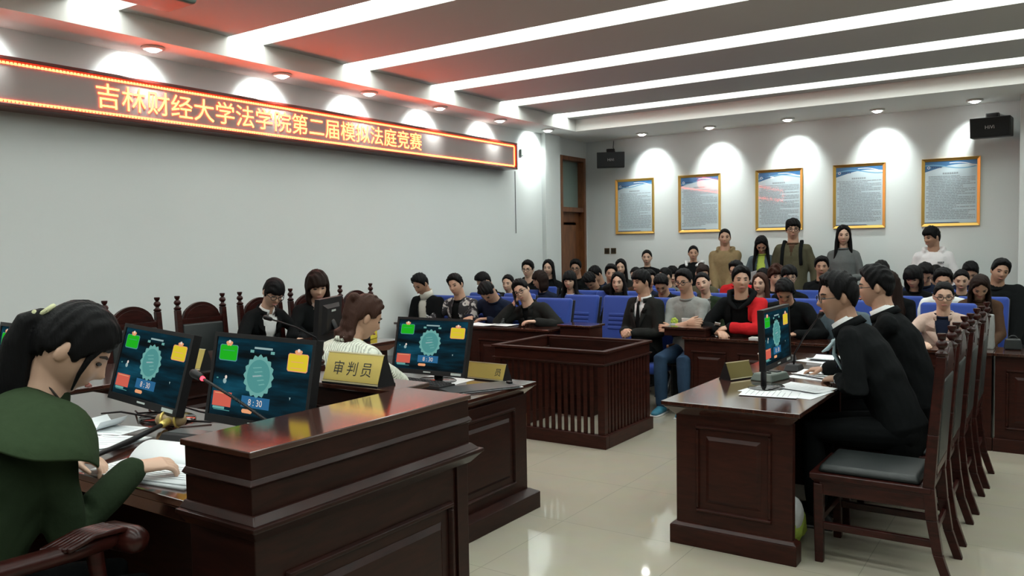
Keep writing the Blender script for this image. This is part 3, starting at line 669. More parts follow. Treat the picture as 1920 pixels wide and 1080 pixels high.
# ------------------------------------------------------------------ monitors and desk things
SM = [screen_mat('screen_picture', .7), emis('scr_green', (.015, .40, .015), 1), emis('scr_yellow', (.66, .52, .03), 1), emis('scr_red', (.58, .11, .075), 1), emis('scr_badge', (.14, .36, .33), 1),
      emis('scr_box', (.025, .12, .25), 1), emis('scr_digit', (.75, .62, .54), 1), emis('scr_badge_in', (.075, .26, .25), 1), emis('scr_orange', (.75, .33, .16), 1), emis('scr_text', (.28, .40, .40), 1)]
def screen_mesh(W, H):
    m = MB(); Y = 0.0
    P = lambda u, v: ((u-.5)*W, (.5-v)*H)
    def poly(uv, k, mi): m.add([(P(u, v)[0], -k*.0004, P(u, v)[1]) for u, v in uv], [tuple(range(len(uv)))], mi)
    def rect(u0, v0, u1, v1, k, mi, r=.0):
        if r: poly([(u0+r, v0), (u1-r, v0), (u1, v0+r*1.6), (u1, v1-r*1.6), (u1-r, v1), (u0+r, v1), (u0, v1-r*1.6), (u0, v0+r*1.6)], k, mi)
        else: poly([(u0, v0), (u1, v0), (u1, v1), (u0, v1)], k, mi)
    m.box(-W/2, W/2, 0, .002, -H/2, H/2, 0)
    for (u0, v0, u1, v1, c) in ((.04, .10, .23, .29, 1), (.77, .13, .96, .33, 2)):
        rect(u0-.006, v0-.008, u1+.006, v1+.012, 1, 7 if c == 1 else 8, .012); rect(u0, v0, u1, v1, 2, c, .012)
        cx = (u0+u1)/2
        for dx, dv in ((-.022, -.03), (.022, -.03), (0, -.045), (-.012, -.012), (.012, -.012)):
            poly([(cx+dx+.016*math.cos(a*PI/4), v0+dv+.022*math.sin(a*PI/4)) for a in range(8)], 3, 8 if dv > -.04 else 6)
    rect(.80, .22, .92, .228, 3, 8); rect(.80, .295, .92, .303, 3, 8); rect(.07, .165, .20, .170, 3, 7)
    rect(.41, .09, .60, .115, 1, 9); rect(.37, .13, .41, .165, 1, 4); rect(.585, .13, .625, .165, 1, 4)
    cx, cv = .485, .45; n = 64
    poly([(cx+(.150+.010*math.cos(16*a*2*PI/n))*math.cos(a*2*PI/n), cv+(.150+.010*math.cos(16*a*2*PI/n))*1.72*math.sin(a*2*PI/n)) for a in range(n)], 1, 4)
    poly([(cx+.120*math.cos(a*2*PI/40), cv+.120*1.72*math.sin(a*2*PI/40)) for a in range(40)], 2, 7)
    for k in range(5): v = cv-.10+k*.05; poly([(cx-.07+.02*k, v), (cx+.02+.012*k, v-.02), (cx+.03+.012*k, v-.008), (cx-.06+.02*k, v+.012)], 3, 4)
    poly([(cx-.06, cv+.0), (cx+.03, cv-.02), (cx+.035, cv-.005), (cx-.055, cv+.018)], 4, 9)
    rect(.335, .71, .63, .85, 1, 5); rect(.345, .725, .62, .835, 2, 5)
    x, z = P(.485, .822); m.text('8 : 30', (x, 0, z), (1, 0, 0), (0, 0, 1), (0, -1, 0), H*.115, 6, .0016, 'CENTER')
    rect(.35, .875, .46, .925, 1, 8, .01); rect(.02, .70, .225, .885, 1, 3); rect(.04, .715, .205, .725, 2, 8); rect(.03, .89, .16, .92, 1, 4); rect(.04, .925, .22, .935, 1, 7)
    poly([(.13+.02*math.cos(a*PI/4), .56+.035*math.sin(a*PI/4)) for a in range(8)], 1, 9); poly([(.14+.013*math.cos(a*PI/4), .51+.024*math.sin(a*PI/4)) for a in range(8)], 2, 6); poly([(.045+.012*math.cos(a*PI/4), .53+.01*math.sin(a*PI/4)) for a in range(8)], 1, 7)
    poly([(.82, .655), (.835, .655), (.828, .69)], 1, 9)
    return m
def monitor(x, y, zt, zc, yaw, tilt, W, label, roll=0.0):
    """local -Y is where the screen looks; zt table height, zc screen centre"""
    t = thing('monitor', label, 'monitor', (x, y, zt), R(yaw), 'desktop monitors'); h = zc-zt; H = W*.575
    m = MB(); b = .016; D = .028
    m.box(-W/2-b, W/2+b, 0, D, -H/2-b-.012, H/2+b).box(-W/2-b, W/2+b, -.006, 0, H/2, H/2+b).box(-W/2-b, W/2+b, -.006, 0, -H/2-b-.012, -H/2).box(-W/2-b, -W/2, -.006, 0, -H/2, H/2).box(W/2, W/2+b, -.006, 0, -H/2, H/2)
    m.frus((-W*.34, W*.34, D, D+.001), -H*.34, (-W*.34, W*.34, D, D+.001), H*.34); m.hexa([(-W*.38, D, -H*.40), (W*.38, D, -H*.40), (W*.38, D, H*.40), (-W*.38, D, H*.40), (-W*.28, D+.022, -H*.30), (W*.28, D+.022, -H*.30), (W*.28, D+.022, H*.30), (-W*.28, D+.022, H*.30)])
    c = m.build('case', M['plastic'], t, bevel=.003)
    s = screen_mesh(W, H).build('screen', SM, t)
    bd = MB(); bd.box(-.028, .028, -.0072, -.006, -H/2-.016, -H/2-.009); bd.build('label_strip', mat('label_grey', (.45, .5, .48), .5), c)
    MB().box(W/2-.085, W/2-.01, -.0072, -.006, -H/2-.020, -H/2-.006).build('sticker', mat('label_grey', (.45, .5, .48), .5), c)
    bb = MB(); bb.box(-.045, .045, D+.022, D+.0235, H*.20, H*.20+.014); bb.build('back_badge', mat('label_grey', (.45, .5, .48), .5), c)
    for o in (c, s): o.location = (0, 0, h); o.rotation_euler = (-tilt, roll, 0)
    s.location = (0, -.0005, h)
    m = MB(); m.tube([(0, .075, .012), (0, .075, h*.5), (0, .045, h-.02)], [(.035, .014), (.033, .013), (.038, .014)], 12, side=(1, 0, 0)); m.build('stand_neck', M['plastic'], t, True)
    m = MB(); m.lathe((0, 0, 0), [(.125, 0), (.125, .006), (.118, .011), (.03, .016)], 32); m.v = [(a*1.05, b*.8+.06, c) for a, b, c in m.v]; m.build('stand_base', mat('gloss_black', (.012, .012, .012), .12), t, True, angle=40)
    return t
monitor(-2.98, 1.83, .93, 1.152, -2, .26, .465, 'black monitor with a countdown picture, beyond the hands of the woman in green', R(3))
monitor(-2.335, 1.84, .93, 1.145, 2, .18, .49, 'black monitor with a countdown picture, next to the gold nameplate', R(1))
monitor(-3.235, 3.84, .77, 1.0, 2, .23, .535, 'black monitor with a countdown picture above the black keyboard')
monitor(-1.345, 4.62, .77, 1.075, 91, .04, .50, 'black monitor seen edge on upon the suited men\'s desk')
monitor(-3.60, 1.62, .93, 1.15, -6, .2, .50, 'dark monitor partly behind the ponytail of the woman in green')
monitor(-4.42, 4.09, .93, 1.105, -62, .08, .47, 'black monitor turned with its back out before the bobbed hair woman')

def nameplate(x, y, z, yaw, W, H, txt, label, tx=0.0, sp=1.45, face='brass'):
    t = thing('nameplate', label, 'nameplate', (x, y, z), R(yaw), 'triangular brass nameplates')
    D = .045
    m = MB(); m.hexa([(-W/2, -D, .006), (W/2, -D, .006), (W/2, D, .006), (-W/2, D, .006), (-W/2, -.004, H), (W/2, -.004, H), (W/2, .004, H), (-W/2, .004, H)]); m.box(-W/2, W/2, -D-.004, D+.004, 0, .007); m.build('stand', M['plastic'], t)
    uz = Vector((0, D-.004, H-.006)).normalized(); un = Vector((0, -uz.z, uz.y))
    o = Vector((0, -D, .006)) + un*.001; hh = (H-.006)/uz.z
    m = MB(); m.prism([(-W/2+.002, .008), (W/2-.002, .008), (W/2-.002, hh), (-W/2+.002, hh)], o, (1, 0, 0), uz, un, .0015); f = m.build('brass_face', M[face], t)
    m = MB(); m.prism([(-W/2, 0), (W/2, 0), (W/2, .006), (-W/2, .006)], o, (1, 0, 0), uz, un, .004).prism([(-W/2, hh-.004), (W/2, hh-.004), (W/2, hh+.001), (-W/2, hh+.001)], o, (1, 0, 0), uz, un, .003); m.build('edge_strip', mat('edge_pale_gold', (.75, .66, .42), .3, .6), t)
    if txt:
        s = H*.50; m = MB(); m.text(txt, o + uz*(hh*.30) + Vector((tx, 0, 0)), (1, 0, 0), uz, un, s, 0, .0022, 'CENTER', 1.0, sp); m.build('engraving', M['brasstext'], t)
    return t
nameplate(-2.17, 2.155, 1.10, 1, .28, .115, '审判员', 'gold triangular nameplate with three black characters on the bench ledge')
nameplate(-2.99, 4.10, .77, -2, .30, .105, '员', 'gold nameplate behind the black folder, mostly in shade', .10)
nameplate(-4.12, 2.80, .93, -2, .24, .12, '长', 'gold nameplate glimpsed in the gap between the two countdown monitors', .02)
nameplate(-1.66, 4.86, .77, 66, .20, .105, '', 'dull gold nameplate turned edgewise on the suited men\'s desk', face='brassshaded')

def mic(x, y, z, pts, label, led, base=(.055, .075), bm=None, ring=None):
    t = thing('gooseneck_microphone', label, 'microphone', (x, y, z), group='gooseneck microphones')
    m = MB(); m.frus((-base[0], base[0], -base[1], base[1]), 0, (-base[0]*.8, base[0]*.8, -base[1]*.6, base[1]*.8), .04); m.build('base', bm or M['plastic'], t, bevel=.006)
    L = [Vector(p)-Vector((x, y, z)) for p in pts]
    MB().tube([(0, 0, .03)] + L, .0055, 8).build('neck', M['plastic'], t, True)
    e = L[-1]; d = (L[-1]-L[-2]).normalized()
    MB().tube([e - d*.005, e + d*.035], [.014, .016], 12).build('foam_head', M['plastic'], t, True)
    if led: MB().tube([e - d*.022, e - d*.012], .0085, 12).build('red_ring', M['redled'], t, True)
    return t
mic(-2.09, 1.74, .93, [(-2.10, 1.74, .99), (-2.18, 1.74, 1.04), (-2.36, 1.745, 1.10), (-2.55, 1.75, 1.155)], 'black gooseneck microphone leaning across the countdown monitors', True)
mic(-4.25, 3.85, .93, [(-4.24, 3.82, 1.0), (-4.3, 3.70, 1.08), (-4.34, 3.52, 1.15)], 'thin gooseneck microphone before the woman with a fringe', False)
mic(-1.45, 5.35, .77, [(-1.44, 5.33, .88), (-1.33, 5.15, 1.02), (-1.20, 4.98, 1.16)], 'black gooseneck microphone at the mouth of the speaking suited man', False, (.05, .07))
mic(-1.60, 5.75, .77, [(-1.60, 5.72, .86), (-1.575, 5.66, .93), (-1.56, 5.62, .95)], 'gooseneck microphone with a glowing red ring on the suited men\'s desk', True, (.05, .07))

# table under the woman in green
PAPER = [M['paper'], M['ink']]
def sheet(mb, cx, cy, z, w, h, yaw, curl=0.0, lines=0, n=8):
    c, s = math.cos(R(yaw)), math.sin(R(yaw)); V = []
    for i in range(n+1):
        a = -w/2+w*i/n; dz = curl*max(0, (abs(i/n-.5)*2))**2
        for b in (-h/2, h/2): V.append((cx+a*c-b*s, cy+a*s+b*c, z+dz))
    k = len(V); V += [(p[0], p[1], p[2]-.0015) for p in V]
    F = [(2*i, 2*i+2, 2*i+3, 2*i+1) for i in range(n)] + [(k+2*i, k+2*i+1, k+2*i+3, k+2*i+2) for i in range(n)] + [(0, 1, k+1, k), (2*n, k+2*n, k+2*n+1, 2*n+1)]
    F += [(2*i, k+2*i, k+2*i+2, 2*i+2) for i in range(n)] + [(2*i+1, 2*i+3, k+2*i+3, k+2*i+1) for i in range(n)]
    mb.add(V, F, 0)
    for l in range(lines):
        b = h/2-.03-l*(h-.05)/max(1, lines); a0, a1 = -w/2+.02, w/2-.02-(.05 if l % 4 == 3 else 0); zz = z+.0008+curl*.3
        mb.add([(cx+a*c-bb*s, cy+a*s+bb*c, zz) for a, bb in ((a0, b), (a1, b), (a1, b-.003), (a0, b-.003))], [(0, 1, 2, 3)], 1)
def papers(name, label, spec, loc, group='papers on the desks'):
    m = MB()
    for sp in spec: sheet(m, *sp)
    o = m.build(name, PAPER, None, False, loc=loc); return tag(o, label, 'papers', group)
m = MB(); sheet(m, 0, -.075, .012, .42, .17, 4, 0, 7)
n = 14; V = []
for i in range(n+1):          # bent upper half, bulging as it turns over
    b = i/n; y = .012+b*.17; z = .012+.040*math.sin(min(1, b*1.05)*PI)**.8
    for a in (-.21, .21): V.append((a*math.cos(R(4))-y*math.sin(R(4)), a*math.sin(R(4))+y*math.cos(R(4)), z))
k = len(V); V += [(a, b, c-.002) for a, b, c in V]
m.add(V, [(2*i, 2*i+1, 2*i+3, 2*i+2) for i in range(n)] + [(k+2*i, k+2*i+2, k+2*i+3, k+2*i+1) for i in range(n)] + [(0, k, k+1, 1), (2*n, 2*n+1, k+2*n+1, k+2*n)] + [(2*i, 2*i+2, k+2*i+2, k+2*i) for i in range(n)] + [(2*i+1, k+2*i+1, k+2*i+3, 2*i+3) for i in range(n)], 0)
m.box(-.21, .21, -.16, .15, 0, .008)
o = m.build('open_document', PAPER, None, True, loc=(-2.27, 1.465, .9305), rotz=R(8)); tag(o, 'thick white document bent open under the hands of the woman in green', 'document')
papers('loose_papers', 'white sheets beside the elbow of the woman in green', [(0, 0, .002, .21, .29, 20, .0, 8), (.01, .015, .005, .21, .15, 26, .02, 4)], (-2.78, 1.50, .93))
papers('loose_papers', 'curled white sheet near the monitor cables', [(0, 0, .002, .21, .15, 15, .0, 5), (-.05, .0, .006, .10, .13, 15, .035, 0)], (-2.98, 1.66, .93))
t = thing('gavel', 'black handled mallet with pale brass rings lying by the monitor foot', 'gavel', (-2.73, 1.66, .93), R(118))
MB().tube([(-.30, 0, .018), (-.1, 0, .02), (.10, 0, .03)], [.008, .010, .008], 10).build('handle', M['plastic'], t, True)
MB().tube([(.15, -.035, .035), (.15, -.012, .035), (.15, .012, .035), (.15, .035, .035)], [.026, .022, .022, .026], 14).build('head', mat('gavel_wood', (.28, .20, .10), .35), t, True)
m = MB()
for q in (-.028, .028): m.torus((.15, q, .035), .027, .005, (1, 0, 0), (0, 0, 1), 20, 6)
m.tube([(.09, 0, .03), (.13, 0, .034)], .014, 10); m.build('brass_ring', M['brass'], t, True)
t = thing('sound_block', 'flat black wedge shaped box on the table between mallet and bench', 'box', (-2.52, 1.70, .93), R(12))
MB().frus((-.13, .13, -.05, .05), 0, (-.12, .12, -.03, .05), .035).build('body', M['plastic'], t, bevel=.006)
MB().box(-.10, .10, -.02, .04, .035, .037).build('top_plate', mat('satin_grey', (.10, .11, .11), .3), t)
cb = [[(-3.22, 1.9, .937), (-3.1, 1.84, .95), (-2.98, 1.90, .96), (-2.85, 1.86, .945), (-2.75, 1.93, .936)], [(-3.3, 1.8, .936), (-3.12, 1.78, .965), (-2.96, 1.84, .945), (-2.8, 1.80, .936)], [(-3.25, 1.98, .937), (-3.05, 1.95, .98), (-2.9, 1.99, .95), (-2.7, 2.02, .937)]]
for k, pts in enumerate(cb): tag(MB().tube(pts, .004, 6).build('cable', M['plastic'], None, True), ['black cable looping closest to the monitor foot', 'black cable curling in front of the monitor stand', 'black cable rising behind the monitor stand'][k], 'cable', 'tangled monitor cables')

# clerk desk things
t = thing('keyboard', 'black keyboard on the desk of the cream knit woman', 'keyboard', (-3.22, 3.725, .77), R(-4))
MB().frus((-.22, .22, -.07, .07), 0, (-.217, .217, -.067, .067), .020).build('body', M['plastic'], t, bevel=.003)
m = MB()
for r_ in range(5):
    for c_ in range(15): m.frus((-.208+c_*.0277, -.208+c_*.0277+.023, .036-r_*.0235, .036-r_*.0235+.019), .020, (-.205+c_*.0277, -.205+c_*.0277+.017, .038-r_*.0235, .038-r_*.0235+.014), .029)
m.build('keys', mat('key_black', (.02, .02, .022), .45), t)
t = thing('folder', 'flat dark folder lying at the front corner of the clerk desk', 'folder', (-2.84, 3.80, .77), R(62))
m = MB(); m.box(-.22, .22, -.12, .12, 0, .004).hexa([(-.22, -.12, .010), (.22, -.12, .010), (.22, .12, .006), (-.22, .12, .006), (-.22, -.12, .014), (.22, -.12, .014), (.22, .12, .010), (-.22, .12, .010)]); m.build('cover', mat('folder_black', (.025, .03, .032), .55), t, bevel=.002)
MB().box(-.20, .235, -.115, .115, .0042, .0062).build('sheet', M['paper'], t); MB().box(.19, .215, -.02, .02, .012, .026).build('clip', M['plastic'], t, bevel=.003)
papers('loose_papers', 'white sheets under the keyboard and sleeve of the cream knit woman', [(0, 0, .002, .30, .21, 5, 0, 0), (.18, -.03, .003, .21, .18, -12, 0, 0)], (-3.2, 3.42, .77))
papers('loose_papers', 'white sheet behind the stand of the keyboard monitor', [(0, 0, .002, .34, .21, 3, 0, 5)], (-3.22, 3.93, .77))

# bench by the wall
t = thing('tissue_box', 'yellow tissue box at the far end of the wall bench', 'box', (-4.30, 4.36, .93), R(20)); MB().box(-.05, .05, -.1, .1, 0, .085).build('carton', M['yellow'], t, bevel=.004); MB().hexa([(-.02, -.03, .085), (.02, -.03, .085), (.02, .03, .085), (-.02, .03, .085), (-.01, -.04, .125), (.03, -.01, .12), (.01, .05, .13), (-.02, .02, .12)]).build('tissue', M['paper'], t, bevel=.004)
t = thing('ink_bottle', 'small dark bottle beside the yellow tissue box', 'bottle', (-4.20, 4.27, .93)); MB().lathe((0, 0, 0), [(.025, 0), (.027, .01), (.027, .06), (.012, .075), (.012, .085)], 16).build('bottle', M['plastic'], t, True); MB().lathe((0, 0, .085), [(.014, 0), (.014, .018), (.010, .022)], 14).build('cap', M['plastic'], t, True)
t = thing('paper_cup', 'white paper cup with red band on the wall bench', 'cup', (-4.28, 4.17, .93)); MB().lathe((0, 0, 0), [(.026, 0), (.036, .09), (.039, .092), (.036, .095), (.033, .09), (.024, .006)], 20).build('cup', M['plasticlt'], t, True); MB().lathe((0, 0, 0), [(.0292, .03), (.0336, .062), (.0336, .063), (.0292, .029)], 20).build('band', M['red'], t, True)

# competitors' desk things
papers('loose_papers', 'spread white sheets at the near end of the suited men\'s desk', [(0, 0, .002, .30, .42, 80, .0, 0), (.06, .12, .004, .21, .30, 70, .008, 9), (-.05, -.12, .005, .21, .30, 98, .0, 9)], (-1.28, 4.56, .77))
papers('loose_papers', 'white papers under the hand of the speaking suited man', [(0, 0, .002, .21, .30, 75, .0, 8), (.02, .05, .004, .21, .30, 62, .01, 8), (.0, .1, .008, .21, .29, 84, .006, 8)], (-1.25, 5.12, .77))
papers('loose_papers', 'white papers farther along by the clasped hands', [(0, 0, .002, .21, .30, 70, .0, 6), (.05, .06, .004, .21, .30, 85, .02, 8)], (-1.38, 5.83, .77))
t = thing('conference_unit', 'grey green wedge microphone unit beside the spread sheets', 'unit', (-1.47, 4.93, .77), R(-14)); MB().frus((-.075, .075, -.12, .10), 0, (-.06, .06, -.10, .08), .045).build('body', M['plasticgrey'], t, bevel=.008)
m = MB(); m.box(-.04, .04, .0, .05, .044, .050); m.lathe((.02, -.06, .043), [(.014, 0), (.014, .008), (.010, .010)], 14); m.build('buttons', M['plastic'], t, True, angle=40)
t = thing('clear_marker', 'pale pen with clear cap beside the dull nameplate', 'pen', (-1.62, 5.02, .77), R(40)); MB().tube([(-.06, 0, .008), (.03, 0, .008)], .006, 8).build('barrel', M['plastic'], t, True); MB().tube([(.035, 0, .008), (.065, 0, .008)], .007, 8).build('cap', M['plasticlt'], t, True)
t = thing('paper_cup', 'small tan paper cup behind the grey green unit', 'cup', (-1.66, 5.40, .77)); MB().lathe((0, 0, 0), [(.026, 0), (.036, .085), (.039, .087), (.036, .09), (.033, .085), (.024, .006)], 20).build('cup', mat('cup_tan', (.45, .33, .2), .6), t, True); MB().lathe((0, 0, 0), [(.0372, .083), (.0405, .087), (.0372, .091), (.0345, .087)], 20).build('rim', M['plasticlt'], t, True)
t = thing('carrier_bag', 'crumpled lime and white bag on the floor under the desk end', 'bag', (-1.22, 4.36, 0), R(15))
m = MB(); m.ell((0, 0, .10), (.10, .16, .10)).tube([(0, -.05, .16), (.02, 0, .24), (0, .06, .17)], .015, 8); m.v = [(a+.012*math.sin(b*60+c*30), b, c) for a, b, c in m.v]; m.build('bag_body', M['lime'], t, True)
m = MB(); m.ell((.03, -.06, .17), (.06, .09, .09)); m.v = [(a, b+.01*math.sin(c*70+a*50), c) for a, b, c in m.v]; m.build('white_wrap', M['white'], t, True)

# on the front row desks and seats
papers('loose_papers', 'open white booklet before the bowed navy sweater man', [(0, 0, .004, .30, .21, 4, .012, 6), (.18, .03, .010, .28, .2, -3, .0, 5), (-.06, -.02, .002, .21, .15, 30, 0, 0)], (-4.85, 6.62, .81))
t = thing('notepad', 'thin white notepad on the desk before the red jacket', 'notepad', (-2.22, 7.16, .745)); MB().box(-.10, .10, -.05, .05, 0, .012).build('pages', M['paper'], t, bevel=.002); MB().box(-.10, .10, -.052, .05, .012, .014).build('cover', M['plasticlt'], t)
t = thing('clear_cup', 'clear plastic cup near the man on the phone', 'cup', (-4.72, 6.74, .81)); MB().lathe((0, 0, 0), [(.026, 0), (.034, .085), (.036, .085), (.028, -.001)], 20).build('cup', glass_thin('clear_plastic', (.9, .93, .93)), t, True); MB().lathe((0, 0, .001), [(.025, 0), (.029, .045), (.004, .045)], 20).build('water', glass_thin('water', (.88, .92, .92), 1.33), t, True)
t = thing('handbag', 'black handbag standing at the far end of the front desks', 'bag', (-.33, 7.30, .745), R(8)); MB().frus((-.06, .06, -.03, .03), 0, (-.052, .052, -.02, .02), .085).build('pouch', M['leather'], t, bevel=.012, seg=3); MB().torus((0, 0, .08), .028, .005, (1, 0, 0), (0, 0, 1), 16, 8, 0, 0, PI).build('handle', M['leather'], t, True)
# ------------------------------------------------------------------ people
V3 = lambda *a: np.array(a, float)
def rotm(hy, p, r): return np.array(Matrix.Rotation(R(hy), 3, 'Z') @ Matrix.Rotation(R(-p), 3, 'X') @ Matrix.Rotation(R(r), 3, 'Y'))
def unit(v): v = np.array(v, float); return v/(np.linalg.norm(v)+1e-9)
def sstep(x): x = np.clip(x, 0, 1); return x*x*(3-2*x)

def remesh(mb, vox, it=2, fold=0.0, seed=0):
    """fuse the overlapping pieces of mb into one continuous skin: (verts, quads)"""
    me = bpy.data.meshes.new('tmp'); me.from_pydata(mb.v, [], mb.f)
    o = bpy.data.objects.new('tmp', me); COL.objects.link(o)
    r = o.modifiers.new('r', 'REMESH'); r.mode = 'VOXEL'; r.voxel_size = vox; r.adaptivity = 0
    if it: q = o.modifiers.new('s', 'SMOOTH'); q.factor = .5; q.iterations = it
    dg = bpy.context.evaluated_depsgraph_get(); m2 = bpy.data.meshes.new_from_object(o.evaluated_get(dg))
    n = len(m2.vertices); V = np.empty(n*3, np.float32); m2.vertices.foreach_get('co', V); V = V.reshape(-1, 3).astype(float)
    Q = np.empty(len(m2.loops), np.int32); m2.loops.foreach_get('vertex_index', Q); Q = Q.reshape(-1, 4)
    if fold:
        N = np.empty(n*3, np.float32); m2.vertex_normals.foreach_get('vector', N); N = N.reshape(-1, 3)
        rg = np.random.default_rng(seed); d = np.zeros(n)
        for k in range(7):
            w = rg.normal(size=3)*np.array([1, 1, .8]); w = w/np.linalg.norm(w)*rg.uniform(28, 75); d += np.sin(V @ w + rg.uniform(0, 6.28) + 1.5*np.sin(V @ rg.normal(size=3)*9))*18/np.linalg.norm(w)
        V = V + N*(d*fold/2.2)[:, None]
    bpy.data.objects.remove(o); bpy.data.meshes.remove(me); bpy.data.meshes.remove(m2)
    return V, Q
def merge(name, parts, mats, parent, smooth=True):
    """parts: (verts, faces, material index or array)"""
    V = []; F = []; I = []; o = 0
    for v, f, mi in parts:
        v = np.asarray(v); V += v.tolist(); fl = f.tolist() if isinstance(f, np.ndarray) else [list(q) for q in f]
        F += [[i+o for i in q] for q in fl]; I += (list(mi) if hasattr(mi, '__len__') else [mi]*len(fl)); o += len(v)
    me = bpy.data.meshes.new(name); me.from_pydata(V, [], F)
    for m in mats: me.materials.append(m)
    me.polygons.foreach_set('material_index', I); me.polygons.foreach_set('use_smooth', [smooth]*len(F)); me.update()
    ob = bpy.data.objects.new(name, me); COL.objects.link(ob); ob.parent = parent; return ob
def part(mb, mi=0): return (np.array(mb.v), mb.f, mi if mi is not None else mb.m)

def sph(nu, nv):
    D = [(0, 0, -1)]
    for i in range(1, nv):
        t = PI*i/nv
        for j in range(nu): a = 2*PI*j/nu; D.append((math.sin(t)*math.sin(a), math.sin(t)*math.cos(a), -math.cos(t)))
    D.append((0, 0, 1)); F = [(0, 1+j, 1+(j+1) % nu) for j in range(nu)]
    for i in range(nv-2):
        for j in range(nu): F.append((1+i*nu+j, 1+(i+1)*nu+j, 1+(i+1)*nu+(j+1) % nu, 1+i*nu+(j+1) % nu))
    L = len(D)-1
    for j in range(nu): F.append((L, 1+(nv-2)*nu+(j+1) % nu, 1+(nv-2)*nu+j))
    return np.array(D), F
DH, FH = sph(56, 40)
def headpt(D, feat=True):
    x, y, z = D[:, 0]*.074, D[:, 1]*.094, D[:, 2]*.118
    k = np.clip(-z/.118, 0, 1)
    x = x*(1-.34*k**1.7); y = np.where(y < 0, y*(1-.30*k), y*(1-.06*k)) + .014*k
    x = x*np.where(z > .04, 1+.05*sstep((z-.04)/.05), 1)
    if feat:
        w = sstep(y/.03); G = lambda x0, z0, sx, sz: np.exp(-((np.abs(x)-x0)/sx)**2-((z-z0)/sz)**2)
        y = y + w*(.022*G(0, -.022, .012, .013)+.010*G(0, .0, .009, .018)-.009*G(.031, .011, .017, .011)+.004*G(.03, .034, .022, .009)+.006*G(0, -.058, .020, .008)-.003*G(0, -.044, .02, .006)+.006*G(0, -.098, .022, .016)+.003*G(.042, -.02, .018, .02)-.003*G(0, -.078, .03, .007))
    return np.stack([x, y, z], 1)
HP = headpt(DH); HP0 = headpt(DH, False)

def hair_cap(st):
    """hair shell around the skull; st gives hairline heights and thickness"""
    az = np.degrees(np.abs(np.arctan2(DH[:, 0], DH[:, 1])))
    ks = [0, 22, 45, 62, 80, 96, 112, 140, 180]
    L = np.interp(az, ks, st['line']); rg = np.random.default_rng(st.get('seed', 1))
    jit = sum(np.sin(DH[:, 0]*f1+DH[:, 1]*f2+p)*a for f1, f2, p, a in [(rg.uniform(20, 45), rg.uniform(20, 45), rg.uniform(0, 6), .0035) for _ in range(4)])
    z = HP0[:, 2]; m = sstep((z-L+jit)/.014)
    th = st['side']+(st['top']-st['side'])*sstep((z+.01)/.11)
    tuft = sum(np.sin(DH[:, 0]*f1+DH[:, 1]*f2+DH[:, 2]*f3+p) for f1, f2, f3, p in [(rg.uniform(8, 26), rg.uniform(8, 26), rg.uniform(3, 10), rg.uniform(0, 6)) for _ in range(4)])
    th = th*(1+.10*tuft*st.get('rough', 1.0)); fr = np.clip(DH[:, 1], 0, 1)*np.clip(DH[:, 2], 0, 1)
    th = th + st.get('quiff', 0)*fr
    d = m*th - (1-m)*.022
    return HP0 + DH*d[:, None]
LINE = dict(short=[.077, .073, .060, .032, -.028, .022, -.012, -.062, -.072], fringe=[.040, .036, .036, .018, -.030, .022, -.012, -.066, -.074],
            bangs=[.020, .020, .018, -.01, -.085, -.11, -.11, -.11, -.10], parted=[.088, .074, .050, -.012, -.075, -.10, -.10, -.11, -.11],
            tied=[.076, .072, .056, .030, -.005, .016, -.020, -.055, -.075], pony=[.050, .046, .030, .004, -.030, .012, -.030, -.062, -.078], tiedbangs=[.020, .022, .020, .000, -.045, .016, -.020, -.055, -.075])
